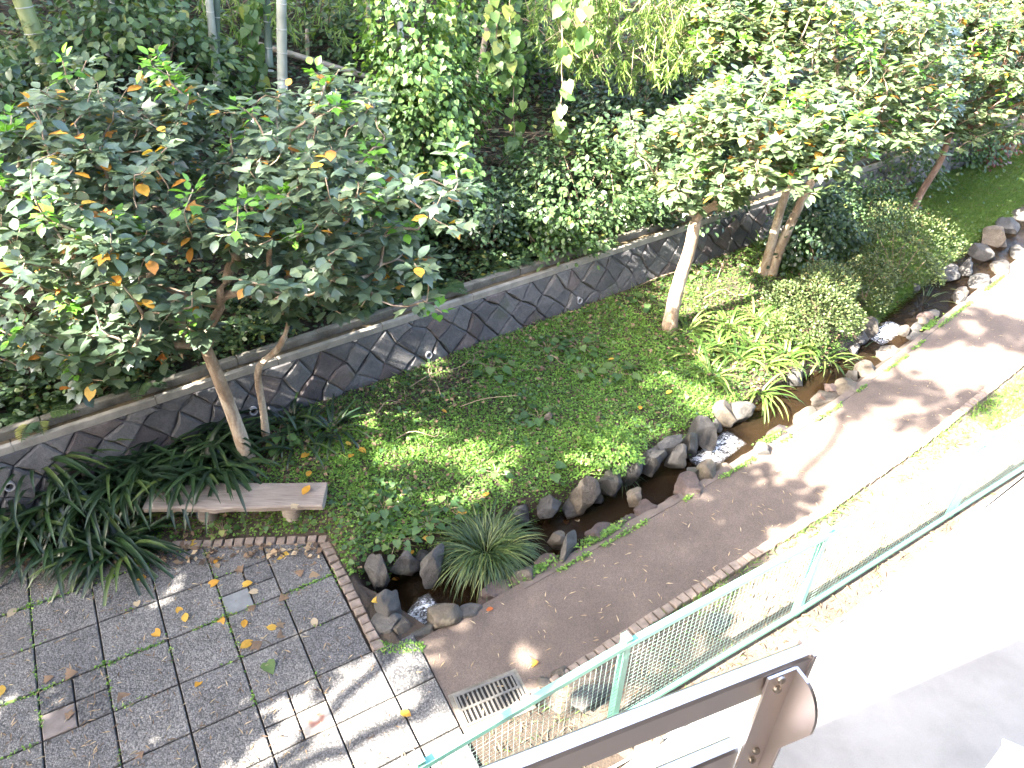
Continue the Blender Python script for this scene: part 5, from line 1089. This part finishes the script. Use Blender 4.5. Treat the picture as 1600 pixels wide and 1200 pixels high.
# single fallen leaves
def fallen(px, py, s, mt, r, T, label, grp, z=.03, cat='leaf'):
    p = G(px, py, z); me = leafvar('f'+str(id(T)), T, mt, r); o = link('fallen_leaf', me, None, p); o.rotation_euler = (rng.normal(0, .12), rng.normal(0, .12), rng.uniform(0, 6.28)); o.scale = (s, s, s*rng.uniform(.6, 1.4)); tag(o, label, cat, grp)
yl = 'orange yellow fallen leaf lying on the grey slabs'; gl = 'fallen leaves on the paving'
for (px, py) in ((208, 904), (335, 881), (343, 907), (395, 910), (349, 963), (250, 994), (381, 981), (416, 980), (305, 1074), (290, 972), (277, 948), (3, 1070), (395, 1000)): fallen(px, py, rng.uniform(.1, .14), 'leaf_old', rng.uniform(.45, .8), OVAL, yl, gl)
for (px, py) in ((288, 858), (447, 861)): fallen(px, py, .17, 'leaf_old', .95, TRI, 'large yellow lobed leaf on the slabs near the brick row', 'large yellow leaves by the brick row')
for (px, py) in ((425, 863), (25, 950), (388, 926), (410, 999), (489, 965), (215, 948)): fallen(px, py, .11, 'dry_leaf', .97, OVAL, 'pale cream dry leaf lying on the grey slabs', 'pale leaves on the paving')
for (px, py) in ((433, 972), (432, 997), (378, 895), (475, 890), (488, 892), (85, 1056), (185, 1082), (122, 1050), (410, 1002), (105, 1125), (225, 1173), (495, 880), (400, 945), (436, 940)): fallen(px, py, rng.uniform(.1, .15), 'dry_leaf', rng.uniform(.3, .6), TRI, 'brown curled fallen leaf lying on the grey slabs', 'brown leaves on the paving')
fallen(416, 1034, .15, 'herb', .9, HEART, 'fresh pale green heart leaf lying on a grey slab', None); fallen(10, 1097, .12, 'leaf_bamboo', .95, OVAL, 'round yellow green leaf at the edge of the slabs', None)
fallen(625, 1112, .11, 'leaf_old', .55, OVAL, 'orange leaf on the sunlit slab left of the drain grate', None); fallen(771, 951, .08, 'leaf_old', .1, OVAL, 'small red leaf on the asphalt beside the blue grey rock', None); fallen(842, 1034, .1, 'leaf_old', .4, TRI, 'orange lobed leaf on the asphalt near the drain corner', None)
fallen(473, 773, .14, 'leaf_old', .6, OVAL, 'orange oval leaf lying on the bench plank', None, BZ+.015); fallen(455, 787, .11, 'dry_leaf', .99, TRI, 'cream lobed leaf lying on the bench plank', None, BZ+.015)
for (px, py) in ((638, 868), (655, 882), (580, 940), (548, 485), (560, 700), (545, 715), (690, 640), (730, 800), (612, 905), (660, 840), (1000, 640), (1050, 610), (960, 560), (540, 690), (480, 745), (470, 715), (1200, 430), (765, 770), (885, 820)):
    h_ = hit(px, py); fallen(px, py, rng.uniform(.08, .13), 'leaf_old', rng.uniform(.4, 1), OVAL, 'yellow or orange leaf caught in the plants of the bed', 'fallen leaves in the bed', h_[2]+.07)
for (px, py) in ((930, 672), (905, 815), (965, 820), (985, 700), (1070, 800), (1010, 812)): fallen(px, py, .1, 'dry_leaf', .9, OVAL, 'pale leaf floating on the dark stream', 'leaves on the stream', float(water_z(4))+.012)
